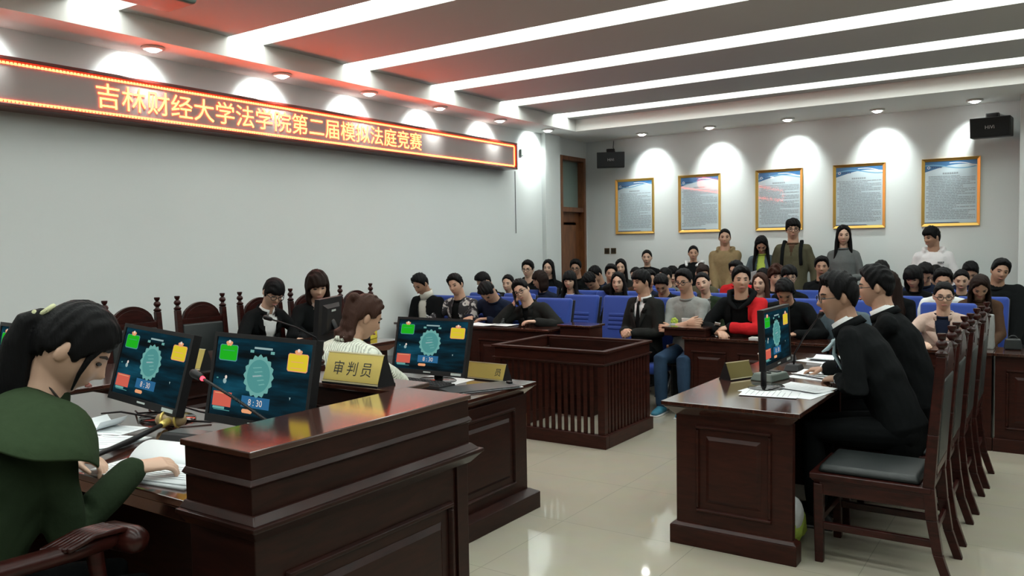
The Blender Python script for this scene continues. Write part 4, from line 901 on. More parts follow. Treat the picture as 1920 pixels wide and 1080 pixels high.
def hair(kind, Rh, Hc, h, vox, ln=.34, seed=1, near=False):
    big = dict(short=(.013, .030, .012), fringe=(.016, .034, .004), crop=(.008, .014, .0), bangs=(.020, .026, 0), bob=(.026, .030, 0), long=(.018, .024, 0), parted=(.016, .022, 0), tied=(.012, .016, 0), pony=(.012, .020, 0), bun=(.012, .016, 0), halfup=(.016, .022, 0), tiedbangs=(.013, .020, 0), curly=(.026, .040, .01))[kind]
    ln_key = dict(short='short', crop='short', curly='fringe', fringe='fringe', bangs='bangs', bob='bangs', long='parted', parted='parted', tied='tied', pony='pony', bun='tied', halfup='tied', tiedbangs='tiedbangs')[kind]
    st = dict(line=LINE[ln_key], side=big[0], top=big[1], quiff=big[2], seed=seed, rough=2.2 if kind == 'curly' else 1.0)
    W = lambda p: Hc + Rh @ (np.array(p)*h)
    mb = MB(); mb.add([W(p) for p in hair_cap(st)], FH)
    if kind in ('bangs', 'bob', 'long', 'parted', 'halfup'):
        if kind == 'bob': ln = .135
        if kind == 'halfup': ln = .10
        rg = random.Random(seed)
        for a in range(-128, 129, 13):
            az = 180+a; A = R(az); e = 66 if kind in ('bangs', 'bob') else 72
            if kind == 'halfup': e = 125
            if min(az, 360-az) < e: continue
            x, y = math.sin(A), math.cos(A); back = max(0, -y)
            p0 = W((x*.078, y*.098, .0)); p1 = W((x*.084*(1-.1*back), y*.098*(1-.1*back)+.0, -.075))
            l = (ln+rg.uniform(-.03, .03))*h; out = unit(Rh @ np.array([x, y, 0.]))
            if kind == 'bob': q = [p0, p1, p1+V3(0, 0, -l*.25)-out*.004, p1+V3(0, 0, -l*.5)-out*.018]
            else: q = [p0, p1, p1+V3(0, 0, -l*.35)+out*.006, p1+V3(0, 0, -l*.7)+out*(.022+.02*back), p1+V3(0, 0, -l)+out*(.022+.02*back)]
            r0 = .021*h; mb.tube(q, [r0*.8, r0]+[r0*(1-.18*i) for i in range(len(q)-2)], 8)
    if kind in ('pony', 'tiedbangs'):
        b = W((0, -.106, .034 if kind == 'pony' else .060)); o = Rh @ V3(0, -1, .1); o[2] = 0; o = unit(o)
        mb.tube([W((0, -.09, .035)), b], [.030*h, .022*h], 10)
        mb.tube([b, b+o*.035*h+V3(0, 0, -.012), b+o*.060*h+V3(0, 0, -.065), b+o*.085*h+V3(0, 0, -.17), b+o*.095*h+V3(0, 0, -ln*.85), b+o*.09*h+V3(0, 0, -ln)], [.022*h, .029*h, .035*h, .038*h, .028*h, .012*h], 10)
        for k in range(3): mb.tube([b+o*.035*h+V3(.012*(k-1), 0, -.05), b+o*.085*h+V3(.022*(k-1), .01, -ln*.6), b+o*.085*h+V3(.03*(k-1), .0, -ln*1.02)], [.016*h, .016*h, .006*h], 7)
    if kind == 'bun': mb.ell(W((0, -.085, .085)), (.042*h, .042*h, .036*h))
    if kind == 'halfup':
        mb.ell(W((0, -.098, .080)), (.034*h, .034*h, .030*h)); b = W((0, -.118, .06))
        for k in range(3): mb.tube([b, b+V3(.01*(k-1), -.02, -.08), b+V3(.02*(k-1), -.015, -.20)], [.02*h, .022*h, .008*h], 8)
    return remesh(mb, vox, 1)

def hand(mb, W, d, nrm, side, s, curl=.45, thumb=.6, fat=1.0, spread=.05):
    y = unit(d); z = unit(np.array(nrm) - y*(np.array(nrm) @ y)); x = np.cross(y, z); tx = -side
    r = .0084*s*fat
    mb.tube([W - y*.015*s, W + y*.03*s, W + y*.078*s], [(.026*s, .019*s), (.036*s, .0165*s), (.040*s, .013*s)], 12, side=x)
    for i, (off, L) in enumerate(((.030, .066), (.010, .075), (-.010, .070), (-.030, .054))):
        b = W + y*.080*s + x*tx*off*s; a = curl*(.65+.12*i); p = [b - y*.02*s]; q = b; dirx = x*tx*(off/.03)*spread
        for k, f in enumerate((.45, .30, .25)):
            dd = y*math.cos(a) - z*math.sin(a) + dirx*math.cos(a); p.append(q); q = q + unit(dd)*L*f*s; a += curl*1.05
        p.append(q); mb.tube(p, [r*1.05, r*1.08, r, r*.95, r*.78], 8)
    b = W + y*.022*s + x*tx*.026*s; a = thumb
    d1 = unit(y*.65 + x*tx*math.sin(a)*1.0 - z*.35); d2 = unit(y*.95 + x*tx*.25 - z*.35)
    mb.tube([b - d1*.02*s, b + d1*.035*s, b + d1*.035*s + d2*.028*s, b + d1*.035*s + d2*.050*s], [r*1.5, r*1.25, r*1.1, r*.8], 8)

PEOPLE = []
def person(label, top, yaw, hy=0, p=5, roll=0, lean=(.08, 0), seat=.46, floor=0.0, s=1.0, hs=1.0, sex='m', skin='skin2', hr='short', hc='hairblk', hln=.34, specs=False,
           kind='jacket', col='blk', under=None, V=None, inf=None, collar=None, tie=False, legs='blk', shoe='shoe', arms=('lap', 'lap'), sleeve=.93, near=False, twist=0, knees=None, feet=None, group=None, extra=None, legname='trousers', neck=1.0, wd=.95, nvy=0.0, split=None):
    sd = len(PEOPLE)+11; fm = sex == 'f'; ws = s*wd*(.90 if fm else 1.0); h = hs*s*.93
    Rh = rotm(hy, p, roll); topz = top[2]-floor
    ez = (math.hypot(.118*math.cos(R(p)), .094*math.sin(R(p)))+.020)*h
    nv = V3(.02*math.sin(R(roll)), nvy+.014+.055*math.sin(R(p)), .070*neck)*s; b = V3(0, -.012, -.082)*h
    d = nv - Rh @ b; Nz = topz - ez - d[2]
    N = V3(lean[1], lean[0], Nz); Hc = N + d
    hz = seat+.105 if seat is not None else .515*topz
    P0 = V3(0, 0, hz); c_, s_ = math.cos(R(yaw)), math.sin(R(yaw))
    rx = top[0]-(Hc[0]*c_-Hc[1]*s_); ry = top[1]-(Hc[0]*s_+Hc[1]*c_)
    root = thing('person', label, 'person', (rx, ry, floor), R(yaw), group); PEOPLE.append((root, rx, ry))
    def loc(w): w = np.array(w, float)-V3(rx, ry, floor); return V3(w[0]*c_+w[1]*s_, -w[0]*s_+w[1]*c_, w[2])
    C = (P0+N)/2 + (V3(0, -.045, 0) if seat is not None else V3(0, .012, 0)); LN = np.linalg.norm(N-P0)
    bez = lambda t: P0*(1-t)**2+2*C*t*(1-t)+N*t*t if t > 0 else P0+V3(0, 0, t*LN)
    tan = lambda t: unit(2*(1-t)*(C-P0)+2*t*(N-C)) if t > 0 else V3(0, 0, 1)
    X = V3(math.cos(R(twist)), math.sin(R(twist)), 0)
    def frame(t): T = tan(t); r = unit(X-T*(X @ T)); return bez(t), T, r, np.cross(T, r)
    sec = [(-.14, .135, .095), (.02, .168, .112), (.25, .150, .102), (.5, .160, .110), (.72, .172, .114), (.86, .158, .098), (.93, .110, .074), (.965, .066, .060), (1.0, .046, .050)]
    if fm: sec[1] = (.02, .178, .115); sec[3] = (.5, .158, .115); sec[4] = (.70, .166, .125)
    SH = []
    _, T8, r8, f8 = frame(.86)
    for sg in (1, -1): SH.append(bez(.862) + r8*sg*.168*ws)
    def torso(mb, e, t0=-.14, t1=1.0, sh=True):
        pts = []; rad = []
        for t, a, bb in sec:
            if t < t0-.001 or t > t1+.001: continue
            pts.append(bez(t)); g = e if t < .8 else (e*.75 if t < .95 else e*.4); rad.append((a*ws+g, bb*ws+g))
        mb.tube(pts, rad, 20, side=X)
        if sh:
            for q in SH: mb.tube([bez(.905), q*.5+bez(.885)*.5+T8*.008, q - T8*.005], [(.058*ws+e*.6), (.056*ws+e*.6), (.051*ws+e*.7)], 12)
    # limbs
    LA = []
    for i, sg in enumerate((1, -1)):
        a = arms[i]; o = {}; Sj = SH[i]; hint = V3(sg*.55, -.35, -.8)
        if a == 'lap': Wp = V3(sg*.075, .30, (seat or .5)+.185); o = dict(d=(-sg*.5, .8, -.25), n=(0, .2, 1))
        elif a == 'desk': Wp = V3(sg*.13, .40, .79-floor*0); o = dict(d=(-sg*.55, .8, -.05), n=(0, 0, 1)); hint = V3(sg*.9, -.2, -.5)
        elif a == 'side': Wp = V3(sg*.285*ws, .05, hz-.02); o = dict(d=(0, .1, -1), n=(sg, 0, 0))
        elif a == 'hold': Wp = V3(sg*.085, .25, hz+.22); o = dict(d=(-sg*.5, .8, .3), n=(sg*.6, .3, -.6), curl=.7)
        elif a == 'cross': Wp = V3(-sg*.075, .24-.02*sg, hz+.265+.03*sg); o = dict(d=(-sg*1, .1, .1), n=(0, 1, .3)); hint = V3(sg*.9, .0, -.6)
        else:
            Wp = loc(a[1:4]) if a[0] == 'w' else V3(*a[1:4]); o = dict(a[4]) if len(a) > 4 else {}
            if 'hint' in o: hint = V3(*o.pop('hint'))
        au, af = .280*s, .250*s; dv = Wp-Sj; D = np.linalg.norm(dv); dm = (au+af)*.995
        if D > dm: Wp = Sj+dv/D*dm; D = dm
        dv = unit(Wp-Sj); xx = (au*au-af*af+D*D)/(2*D); hh = math.sqrt(max(0, au*au-xx*xx)); pp = unit(hint-dv*(hint @ dv)); El = Sj+dv*xx+pp*hh
        LA.append((Sj, El, Wp, sg, o))
    rk = .88 if fm else 1.0
    def arm(mb, A, e, f0=0.0, f1=1.0):
        Sj, El, Wp = A[:3]; E = lambda f: El+(Wp-El)*f
        r = [.052*ws*rk+e, .046*ws*rk+e, .041*s*rk+e, .038*s*rk+e*.9]; q = [Sj, Sj*.5+El*.5, El, E(.35)]; r2 = r[:]
        q.append(E(max(.4, f1))); r2.append(.029*s*rk+e*.85 if f1 < 1.01 else .024*s)
        mb.tube(q, r2, 12)
    LG = []
    for i, sg in enumerate((1, -1)):
        if seat is not None:
            K = V3(sg*(.115 if not fm else .085), .43*s, seat+.07); A = V3(sg*(.12 if not fm else .09), .40*s, .085)
        else: K = V3(sg*.10, .02, hz*.54); A = V3(sg*.105, -.01, .085)
        if knees: K = V3(*knees[i])
        if feet: A = V3(*feet[i])
        LG.append((V3(sg*.088*ws, .0, hz-.01), K, A))
    def leg(mb, G, e, end=1.0):
        Hj, K, A = G; mb.tube([Hj, Hj*.5+K*.5, K, K*.55+A*.45, K*(1-end)+A*end], [.084*ws+e, .076*ws+e, .060*s+e, .056*s+e, .040*s+e*1.3], 14)
    vt, vh, vc, vha = (.011, .0042, .0075, .0042) if near else (.018, .0062, .0125, .006)
    # the body: one skin
    mb = MB(); torso(mb, -.004)
    for A in LA: arm(mb, A, -.003)
    for G in LG: leg(mb, G, -.004)
    for G in LG:
        A = G[2]; mb.tube([A+V3(0, -.02, -.03), A+V3(0, .13, -.055)], [(.03*s, .03*s), (.034*s, .018*s)], 8)
    parts = [(*remesh(mb, vt, 2), 0)]
    mb = MB(); mb.add([Hc + Rh @ (q*h) for q in HP], FH)
    nb = Hc + Rh @ (V3(0, -.014, -.05)*h)
    nr = (.051 if fm else .061)*s
    mb.tube([N - T8*.03, N*.5+nb*.5+V3(0, -.004, 0), nb], [nr*1.12, nr*.98, nr*1.0], 14)
    for sg in (1, -1):
        mb.ell(Hc + Rh @ (V3(sg*.075, -.008, .0)*h), (.011*h, .019*h, .031*h), Matrix((Rh @ np.array(Matrix.Rotation(R(12*sg), 3, 'Z') @ Matrix.Rotation(R(-8), 3, 'X'))).tolist()), 12, 8)
    parts.append((*remesh(mb, vh, 1), 0))
    mb = MB()
    for A in LA:
        hd = MB(); fd = unit(A[2]-A[1]); o = A[4]; dd = unit(np.array(o.get('d', fd))*1.0+fd*.35) if 'd' in o else fd
        hand(hd, A[2], dd, o.get('n', (0, 0, 1)), A[3], s*(.93 if fm else 1.0), o.get('curl', .4), o.get('thumb', .6), 1.0 if near else 1.12)
        parts.append((*remesh(hd, vha, 1), 0))
    # eyes, brows, lips belong to the same skin
    ft = MB(); RM = Matrix(Rh.tolist()); fw = lambda q: Hc + Rh @ (V3(*q)*h)
    for sg in (1, -1):
        ft.ell(fw((sg*.031, .0805, .010)), (.0155*h, .0062*h, .0058*h), RM @ Matrix.Rotation(R(sg*-18), 3, 'Z'), 10, 6, 0)
        ft.tube([fw((sg*.016, .089, .030)), fw((sg*.033, .0855, .035)), fw((sg*.048, .072, .031))], [.0036*h, .0044*h, .0026*h], 6, 1)
    ft.tube([fw((-.020, .0895, -.058)), fw((0, .098, -.057)), fw((.020, .0895, -.058))], [.0035*h, .0058*h, .0035*h], 8, 2)
    pm = [q+1 for q in ft.m]; parts.append((np.array(ft.v), ft.f, pm))
    merge('body', parts, [M[skin], M['eye'], M['brow'], M['lip']], root)
    hv, hq = hair(hr, Rh, Hc, h, .0055 if near else .0078, hln, sd, near)
    merge('hair', [(hv, hq, 0)], [M[hc]], root)
    # clothing
    e = inf if inf is not None else {'jacket': .024, 'coat': .025, 'hoodie': .021, 'sweater': .017, 'shirt': .014, 'tshirt': .014, 'blouse': .014}[kind]
    def ring(mb, c, T, r0, r1, hgt, th, fx=X, open_=0):
        u = unit(fx-T*(fx @ T)); v = np.cross(T, u); n = 26; pr = [(r0, 0), (r0+th, 0), (r1+th, hgt), (r1, hgt)]
        Vv = []; full = open_ == 0
        for j in range(n+ (0 if full else 1)):
            a = (2*PI*j/n) if full else (PI/2+open_/2+(2*PI-open_)*j/n)
            for rr_, zz in pr: Vv.append(c+T*zz+(u*math.cos(a)+v*math.sin(a))*rr_)
        F = []
        for j in range(n):
            k = (j+1) % n if full else j+1
            for q in range(4): F.append((j*4+q, j*4+(q+1) % 4, k*4+(q+1) % 4, k*4+q))
        if not full: F += [(0, 1, 2, 3), (n*4+3, n*4+2, n*4+1, n*4)]
        mb.add(Vv, F)
    neckT = unit((nb-N)*.6+tan(1.0)*.4); nc = N - tan(1.)*.022
    def surf(a, cd, e2):     # point on the chest: a sideways, cd below the neck
        t = 1-cd/LN; c, T, r, f = frame(max(.05, t)); A = np.interp(t, [q[0] for q in sec], [q[1] for q in sec])*ws+e2; B = np.interp(t, [q[0] for q in sec], [q[2] for q in sec])*ws+e2
        return c+r*a+f*B*math.sqrt(max(.05, 1-(a/A)**2))
    if under:
        mb = MB(); torso(mb, .009); uv, uq = remesh(mb, vc, 1); mb = MB()
        if collar == 'turtle': ring(mb, nc, neckT, nr+.010, nr+.004, .085*s, .006)
        elif collar == 'round' or (V is None) or under not in ('white', 'cream', 'beige'): ring(mb, nc, neckT, nr+.010, nr+.008, .02*s, .006)
        else: ring(mb, nc-neckT*.004, neckT, nr+.012, nr+.003, (.060 if near else .046)*s, .005, X, .55)
        merge('turtleneck' if collar == 'turtle' else 'shirt', [(uv, uq, 0), part(mb)], [M[under]], root)
    if tie:
        mb = MB(); q = [(.012, .015), (.017, .045), (.011, .055), (.026, .20), (.032, .34), (.004, .38)]
        L = [surf(-a, c, .020) for a, c in q]; Rr = [surf(a, c, .020) for a, c in q]
        for k in range(len(q)-1):
            f0 = f8*.008; mb.hexa([L[k], Rr[k], Rr[k+1], L[k+1], L[k]+f0, Rr[k]+f0, Rr[k+1]+f0, L[k+1]+f0])
        merge('tie', [part(mb)], [M[tie if isinstance(tie, str) else 'blk']], root, False)
    mb = MB(); torso(mb, e)
    for A in LA: arm(mb, A, e*.75, 0, sleeve)
    if collar == 'hood':
        mb.tube([N+r8*.085+f8*.055-T8*.01, N+r8*.105-f8*.02+T8*.012, N-f8*.105+T8*.005, N-r8*.105-f8*.02+T8*.012, N-r8*.085+f8*.055-T8*.01], [.022, .032, .046, .032, .022], 10)
        mb.ell(N-f8*.12-T8*.05, (.10, .05, .085), None)
    cv, cq = remesh(mb, vc, 2, .009 if near else .006, sd)
    if V:
        dep, wid = V; cen = cv[cq].mean(1); q = cen-N+T8*.025; a = q @ r8; bb = q @ f8; cd = -(q @ T8); 
        lim = wid*np.clip(1-cd/dep, 0, 1) if dep < .5 else wid*(.85+.5*np.clip(cd/.45, 0, 1))
        kill = (np.abs(a) < lim) & (bb > .02-.0*cd) & (bb < .20) & (cd < dep) & (cd > -.06)
        cq = cq[~kill]
    extra_parts = []; mats = [M[col]]
    if collar in ('lapel', 'coatlapel') and V and V[0] < .5:
        dep, wid = V; lp = MB(); wl_ = .050 if collar == 'lapel' else .075
        for sg in (1, -1):
            for (c0, c1, w0, w1) in ((.0, dep*.38, wl_*.75, wl_), (dep*.38, dep, wl_, .008)):
                i0, i1 = wid*(1-c0/dep)+.004, wid*(1-c1/dep)+.002
                pts = [surf(sg*i0, c0, e+.004), surf(sg*(i0+w0), c0+.012, e+.006), surf(sg*(i1+w1), c1-.006, e+.006), surf(sg*i1, c1, e+.004)]
                lp.hexa([x_ for x_ in pts] + [x_+f8*.006 for x_ in pts])
        extra_parts.append(part(lp))
    if collar in ('lapel', 'coatlapel'): lp = MB(); ring(lp, nc-neckT*.012, neckT, nr+.030, nr+.019, .042*s, .009, X, 1.15); extra_parts.append(part(lp))
    if collar == 'round' and not under: lp = MB(); ring(lp, nc, neckT, nr+.012, nr+.010, .022*s, .008); extra_parts.append(part(lp))
    if collar == 'turtle' and not under: lp = MB(); ring(lp, nc, neckT, nr+.012, nr+.006, .075*s, .008); extra_parts.append(part(lp))
    mi = 0
    if split: mi = (cv[cq].mean(1)[:, 0] > .015).astype(int).tolist(); mats = [M[col], M[split]]
    top_o = merge(kind, [(cv, cq, mi)]+extra_parts, mats, root)
    mb = MB(); pts = [bez(-.14)-V3(0, 0, .0), bez(.02), bez(.16)]; mb.tube(pts, [(.140*ws+.010, .10*ws+.01), (.170*ws+.010, .115*ws+.01), (.158*ws+.008, .106*ws+.008)], 18, side=X)
    for G in LG: leg(mb, G, .010, .97)
    merge(legname, [(*remesh(mb, vc*1.05, 2, .003, sd+3), 0)], [M[legs]], root)
    for G in LG:
        A = G[2]; mb = MB(); mb.tube([A+V3(0, -.045, -.045), A+V3(0, .02, -.04), A+V3(0, .10, -.052), A+V3(0, .165, -.060)], [(.036*s, .038*s), (.041*s, .042*s), (.045*s, .030*s), (.036*s, .022*s)], 14, side=(1, 0, 0)); mb.tube([A+V3(0, -.02, -.02), A+V3(0, -.02, .02)], .040*s, 12)
        so = MB(); so.prism([(-.04*s, -.085), (.04*s, -.085), (.05*s, .10), (.038*s, .19), (-.038*s, .19), (-.05*s, .10)], A+V3(0, 0, -.085), (1, 0, 0), (0, 1, 0), (0, 0, 1), .014)
        merge('shoe', [(*remesh(mb, .008, 1), 0), part(so, 1)], [M[shoe], M['shoewhite'] if shoe != 'shoe' else M['shoe']], root)
    if specs:
        g = MB(); gx = RM @ Vector((1, 0, 0)); gz = RM @ Vector((0, 0, 1)); rr_ = .0022*h if near else .003*h
        for sg in (1, -1):
            g.torus(fw((sg*.032, .098, .006)), .024*h, rr_, gx, gz*.8, 20, 6)
            g.tube([fw((sg*.056, .096, .010)), fw((sg*.078, .05, .010)), fw((sg*.080, -.01, .012))], rr_, 6)
        g.tube([fw((-.009, .100, .010)), fw((.009, .100, .010))], rr_, 6)
        merge('glasses', [part(g)], [M['glassrim']], root)
    ctx = dict(root=root, N=N, Hc=Hc, Rh=Rh, h=h, LA=LA, LG=LG, frame=frame, surf=surf, X=X, T8=T8, r8=r8, f8=f8, nr=nr, nc=nc, neckT=neckT, SH=SH, ring=ring, vc=vc, e=e, loc=loc, fw=fw, RM=RM)
    if extra: extra(ctx)
    return ctx
# ---- things people wear or hold
def small(ctx, name, mb, m, smooth=True): return merge(name, [part(mb)], [M[m] if isinstance(m, str) else m], ctx['root'], smooth)
def held(name, label, cat, ctx, mb, m, smooth=False):
    o = mb.build(name, m if not isinstance(m, str) else M[m], None, smooth); o.matrix_world = Matrix.Translation(ctx['root'].location) @ Matrix.Rotation(ctx['root'].rotation_euler[2], 4, 'Z')
    return tag(o, label, cat)
def cape(ctx):
    N, r8, f8, T8 = ctx['N'], ctx['r8'], ctx['f8'], ctx['T8']; c = N+T8*.004; V = []; n = 52; K = 9
    for lay in (0, 1):
        for k in range(K):
            q = k/(K-1)
            for j in range(n+1):
                th = R(22+(360-44)*j/n); bk = .5-.5*math.cos(th); sd = abs(math.sin(th))
                Ro = .175+.100*sd**1.5+.030*bk; ri = ctx['nr']+.016; rr = ri+(Ro-ri)*q
                drop = (.030*q+.085*q**2.0)*(1-.10*sd)+.055*bk*q+.012*q*math.sin(th*3+1)+.006*math.sin(th*7+k)*q - .02*math.sin(q*PI)*sd
                V.append(c+r8*rr*math.sin(th)*1.0+f8*rr*math.cos(th)*.86-T8*(drop+(-.006 if lay else 0)))
    m = n+1; F = []
    for lay in (0, 1):
        o = lay*K*m
        for k in range(K-1):
            for j in range(n): q = (o+k*m+j, o+(k+1)*m+j, o+(k+1)*m+j+1, o+k*m+j+1); F.append(q if lay else q[::-1])
    for j in range(n): F.append(((K-1)*m+j, (K-1)*m+j+1, K*m+(K-1)*m+j+1, K*m+(K-1)*m+j)); F.append((j, K*m+j, K*m+j+1, j+1))
    for k in range(K-1):
        for j in (0, n): F.append((k*m+j, (k+1)*m+j, K*m+(k+1)*m+j, K*m+k*m+j))
    mb = MB(); mb.add(V, F); small(ctx, 'cape_collar', mb, cloth('cape_green', (.030, .050, .024)))
    mb = MB(); r = ctx['nr']+.006; L = [c+r8*r*math.sin(a)+f8*r*math.cos(a)*.95+T8*(.035-.055*(.5+.5*math.cos(a))) for a in [2*PI*i/30 for i in range(31)]]
    mb.tube(L, .0028, 6); small(ctx, 'necklace', mb, 'brow')
    f = MB(); b = ctx['fw']((0, -.105, .052)); f.torus(b, .019*ctx['h'], .007, unit(ctx['Rh'] @ V3(1, 0, 0)), unit(ctx['Rh'] @ V3(0, .3, 1)), 18, 6); f.ell(ctx['fw']((.01, -.12, .028)), (.010, .010, .014)); small(ctx, 'hair_tie', f, cloth('tie_pale', (.55, .56, .35)))
    g = MB(); g.tube([ctx['fw'](q) for q in ((.052, .060, .055), (.066, .052, .015), (.066, .056, -.03), (.058, .066, -.075))], [.010, .009, .006, .003], 8); small(ctx, 'loose_strand', g, 'hairblk')
def bowtie(ctx):
    mb = MB(); s = ctx['surf']; a, b = s(0, .04, .03), s(0, .10, .05); f = ctx['f8']; r = ctx['r8']
    mb.tube([a-r*.01, a+f*.05+r*.02-V3(0, 0, .02), a+f*.09+r*.03-V3(0, 0, .02)], [(.014, .010), (.026, .012), (.012, .006)], 10); mb.tube([a-r*.01, a+f*.03-r*.05-V3(0, 0, .03)], [(.012, .010), (.024, .010)], 10)
    mb.tube([a, b, s(.02, .19, .045)], [(.014, .010), (.020, .010), (.028, .008)], 10, side=r); mb.ell(a+f*.012, (.016, .014, .014)); small(ctx, 'neck_bow', mb, mat('bow_pale_blue', (.42, .55, .60), .7, bump=.2, bscale=60))
    m = MB()
    for q in ((.004, .09), (.014, .13), (.012, .17)): c = s(q[0], q[1], .058); m.ell(c+f*.003, (.008, .005, .010))
    small(ctx, 'bow_dots', m, 'navy')
def cuffs(ctx):
    for A in ctx['LA']:
        m = MB(); a = A[1]+(A[2]-A[1])*.90; b = A[1]+(A[2]-A[1])*1.0; m.tube([a, b], [.038, .034], 14); small(ctx, 'shirt_cuff', m, 'white')
def phone_ear(ctx):
    W = ctx['LA'][0][2]; mb = MB(); a = ctx['fw']((.088, .025, .0)); b = ctx['fw']((.078, .088, -.085)); d = unit(b-a); x = unit(np.cross(d, ctx['Rh'] @ V3(1, 0, 0))); n = np.cross(d, x); c = (a+b)/2
    mb.hexa([c+d*u*.072+x*v*.034+n*w_*.005 for w_ in (-1, 1) for u, v in ((-1, -1), (1, -1), (1, 1), (-1, 1))]); held('mobile_phone', 'black phone held at the ear of the grey jacket man', 'phone', ctx, mb, 'plastic')
def phone_hands(label, tilt=.5):
    def f(ctx):
        A, B = ctx['LA'][0], ctx['LA'][1]; c = (A[2]+B[2])/2+V3(0, .075, .035); mb = MB(); mb.obox(c, (.075, .15, .009), Matrix.Rotation(tilt, 3, 'X')); held('mobile_phone', label, 'phone', ctx, mb, 'plastic')
    return f
def paper_hands(ctx):
    A = ctx['LA'][0]; c = A[2]+V3(-.06, .08, .05); mb = MB(); mb.obox(c, (.15, .004, .21), Matrix.Rotation(-.5, 3, 'X') @ Matrix.Rotation(.35, 3, 'Y')); held('leaflet', 'white leaflet read by the standing woman in denim', 'paper', ctx, mb, 'paper')
def straps(ctx):
    s = ctx['surf']; mb = MB(); e = ctx['e']
    for sg in (1, -1):
        L = [ctx['frame'](.99)[0]+ctx['r8']*sg*.09-ctx['f8']*.10, ctx['frame'](.98)[0]+ctx['r8']*sg*.105+ctx['T8']*.04, s(sg*.110, .07, e+.014), s(sg*.112, .17, e+.012), s(sg*.118, .28, e+.012)]
        mb.tube(L, (.022, .007), 8, side=ctx['r8'])
    small(ctx, 'backpack_strap', mb, 'blk')
    mb = MB(); c = ctx['frame'](.6)[0]-ctx['f8']*.185; mb.tube([c-V3(0, 0, .17), c+V3(0, 0, .17)], [(.13, .055), (.12, .05)], 14, side=ctx['r8']); m2 = MB(); v, q = remesh(mb, .012, 3); o = merge('backpack', [(v, q, 0)], [M['blk']], None); o.matrix_world = Matrix.Translation(ctx['root'].location) @ Matrix.Rotation(ctx['root'].rotation_euler[2], 4, 'Z'); tag(o, 'black backpack on the back of the tall man in olive', 'backpack')
def vest_black(ctx):
    m = MB(); N, r8, f8, T8 = ctx['N'], ctx['r8'], ctx['f8'], ctx['T8']
    m.tube([N+r8*.02+f8*.135-T8*.06, N+r8*.09+f8*.085-T8*.015, N+r8*.115-f8*.02+T8*.03, N-f8*.11+T8*.03, N-r8*.115-f8*.02+T8*.03, N-r8*.09+f8*.085-T8*.015, N-r8*.02+f8*.135-T8*.06], [.016, .024, .032, .036, .032, .024, .016], 10); small(ctx, 'hood', m, 'blk')
def white_hood(ctx):
    m = MB(); N, r8, f8, T8 = ctx['N'], ctx['r8'], ctx['f8'], ctx['T8']
    m.tube([N+r8*.07+f8*.09-T8*.03, N+r8*.115-f8*.02+T8*.012, N-f8*.115+T8*.01, N-r8*.115-f8*.02+T8*.012, N-r8*.07+f8*.09-T8*.03], [.018, .030, .040, .030, .018], 10); small(ctx, 'hood', m, 'white')
def chest_mark(ctx):
    m = MB(); s = ctx['surf']; p = [s(-.085, .19, .036), s(-.10, .205, .036), s(-.062, .175, .036), s(-.075, .205, .036)]; m.hexa([q for q in (p[0], p[1], p[3], p[2])]+[q+ctx['f8']*.003 for q in (p[0], p[1], p[3], p[2])]); small(ctx, 'chest_logo', m, 'white', False)
def hoodie_print(ctx):
    m = MB(); s = ctx['surf']
    for k in range(4): a = s(-.055-.017*k, .14, .04); m.obox(a, (.012, .012, .016))
    for sg in (1, -1): A = ctx['LA'][0 if sg > 0 else 1]; c = A[0]*.3+A[1]*.7; m.ell(c+V3(sg*.03, .055, 0), (.018, .02, .03))
    small(ctx, 'print_marks', m, 'midgrey', False)
def grey_stuff(ctx):
    s = ctx['surf']; m = MB(); c = s(.085, .22, .05)
    for k in range(7): a = k*2*PI/7; m.ell(c+ctx['r8']*.022*math.cos(a)+V3(0, .012, .024*math.sin(a)), (.018, .012, .018))
    m.ell(c+V3(0, .02, 0), (.014, .012, .014)); held('flower', 'lime yellow flower on the chest of the grey sweatshirt man', 'flower', ctx, m, 'lime', True)
    m = MB(); c = s(-.05, .20, .06); m.obox(c, (.11, .006, .05), Matrix.Rotation(-.25, 3, 'X')); held('name_card', 'white card tucked above crossed arms of the grey sweatshirt man', 'card', ctx, m, 'paper')
    m = MB(); m.obox(s(.0, .335, .075), (.24, .010, .07), Matrix.Rotation(-.6, 3, 'X') @ Matrix.Rotation(.15, 3, 'Y')); held('tablet', 'black tablet under the crossed arms of the grey sweatshirt man', 'tablet', ctx, m, 'plastic')
def orange_thing(ctx):
    m = MB(); c = ctx['LA'][1][2]+V3(-.03, .07, .06)
    for k in range(6): m.ell(c+V3(.035*math.cos(k*1.05), .02*math.sin(k*2), .045*math.sin(k*1.05)), (.036, .030, .036))
    v, q = remesh(m, .01, 1); o = merge('scarf', [(v, q, 0)], [M['orange']], None); o.matrix_world = Matrix.Translation(ctx['root'].location) @ Matrix.Rotation(ctx['root'].rotation_euler[2], 4, 'Z'); tag(o, 'orange bundle held by the smiling woman at the back wall', 'scarf')
def note_hand(label):
    def f(ctx):
        A = ctx['LA'][1]; m = MB(); m.obox(A[2]+unit(A[2]-A[1])*.10+V3(0, .0, .02), (.05, .10, .004), Matrix.Rotation(.5, 3, 'X') @ Matrix.Rotation(.4, 3, 'Z')); held('note', label, 'paper', ctx, m, 'paper')
    return f

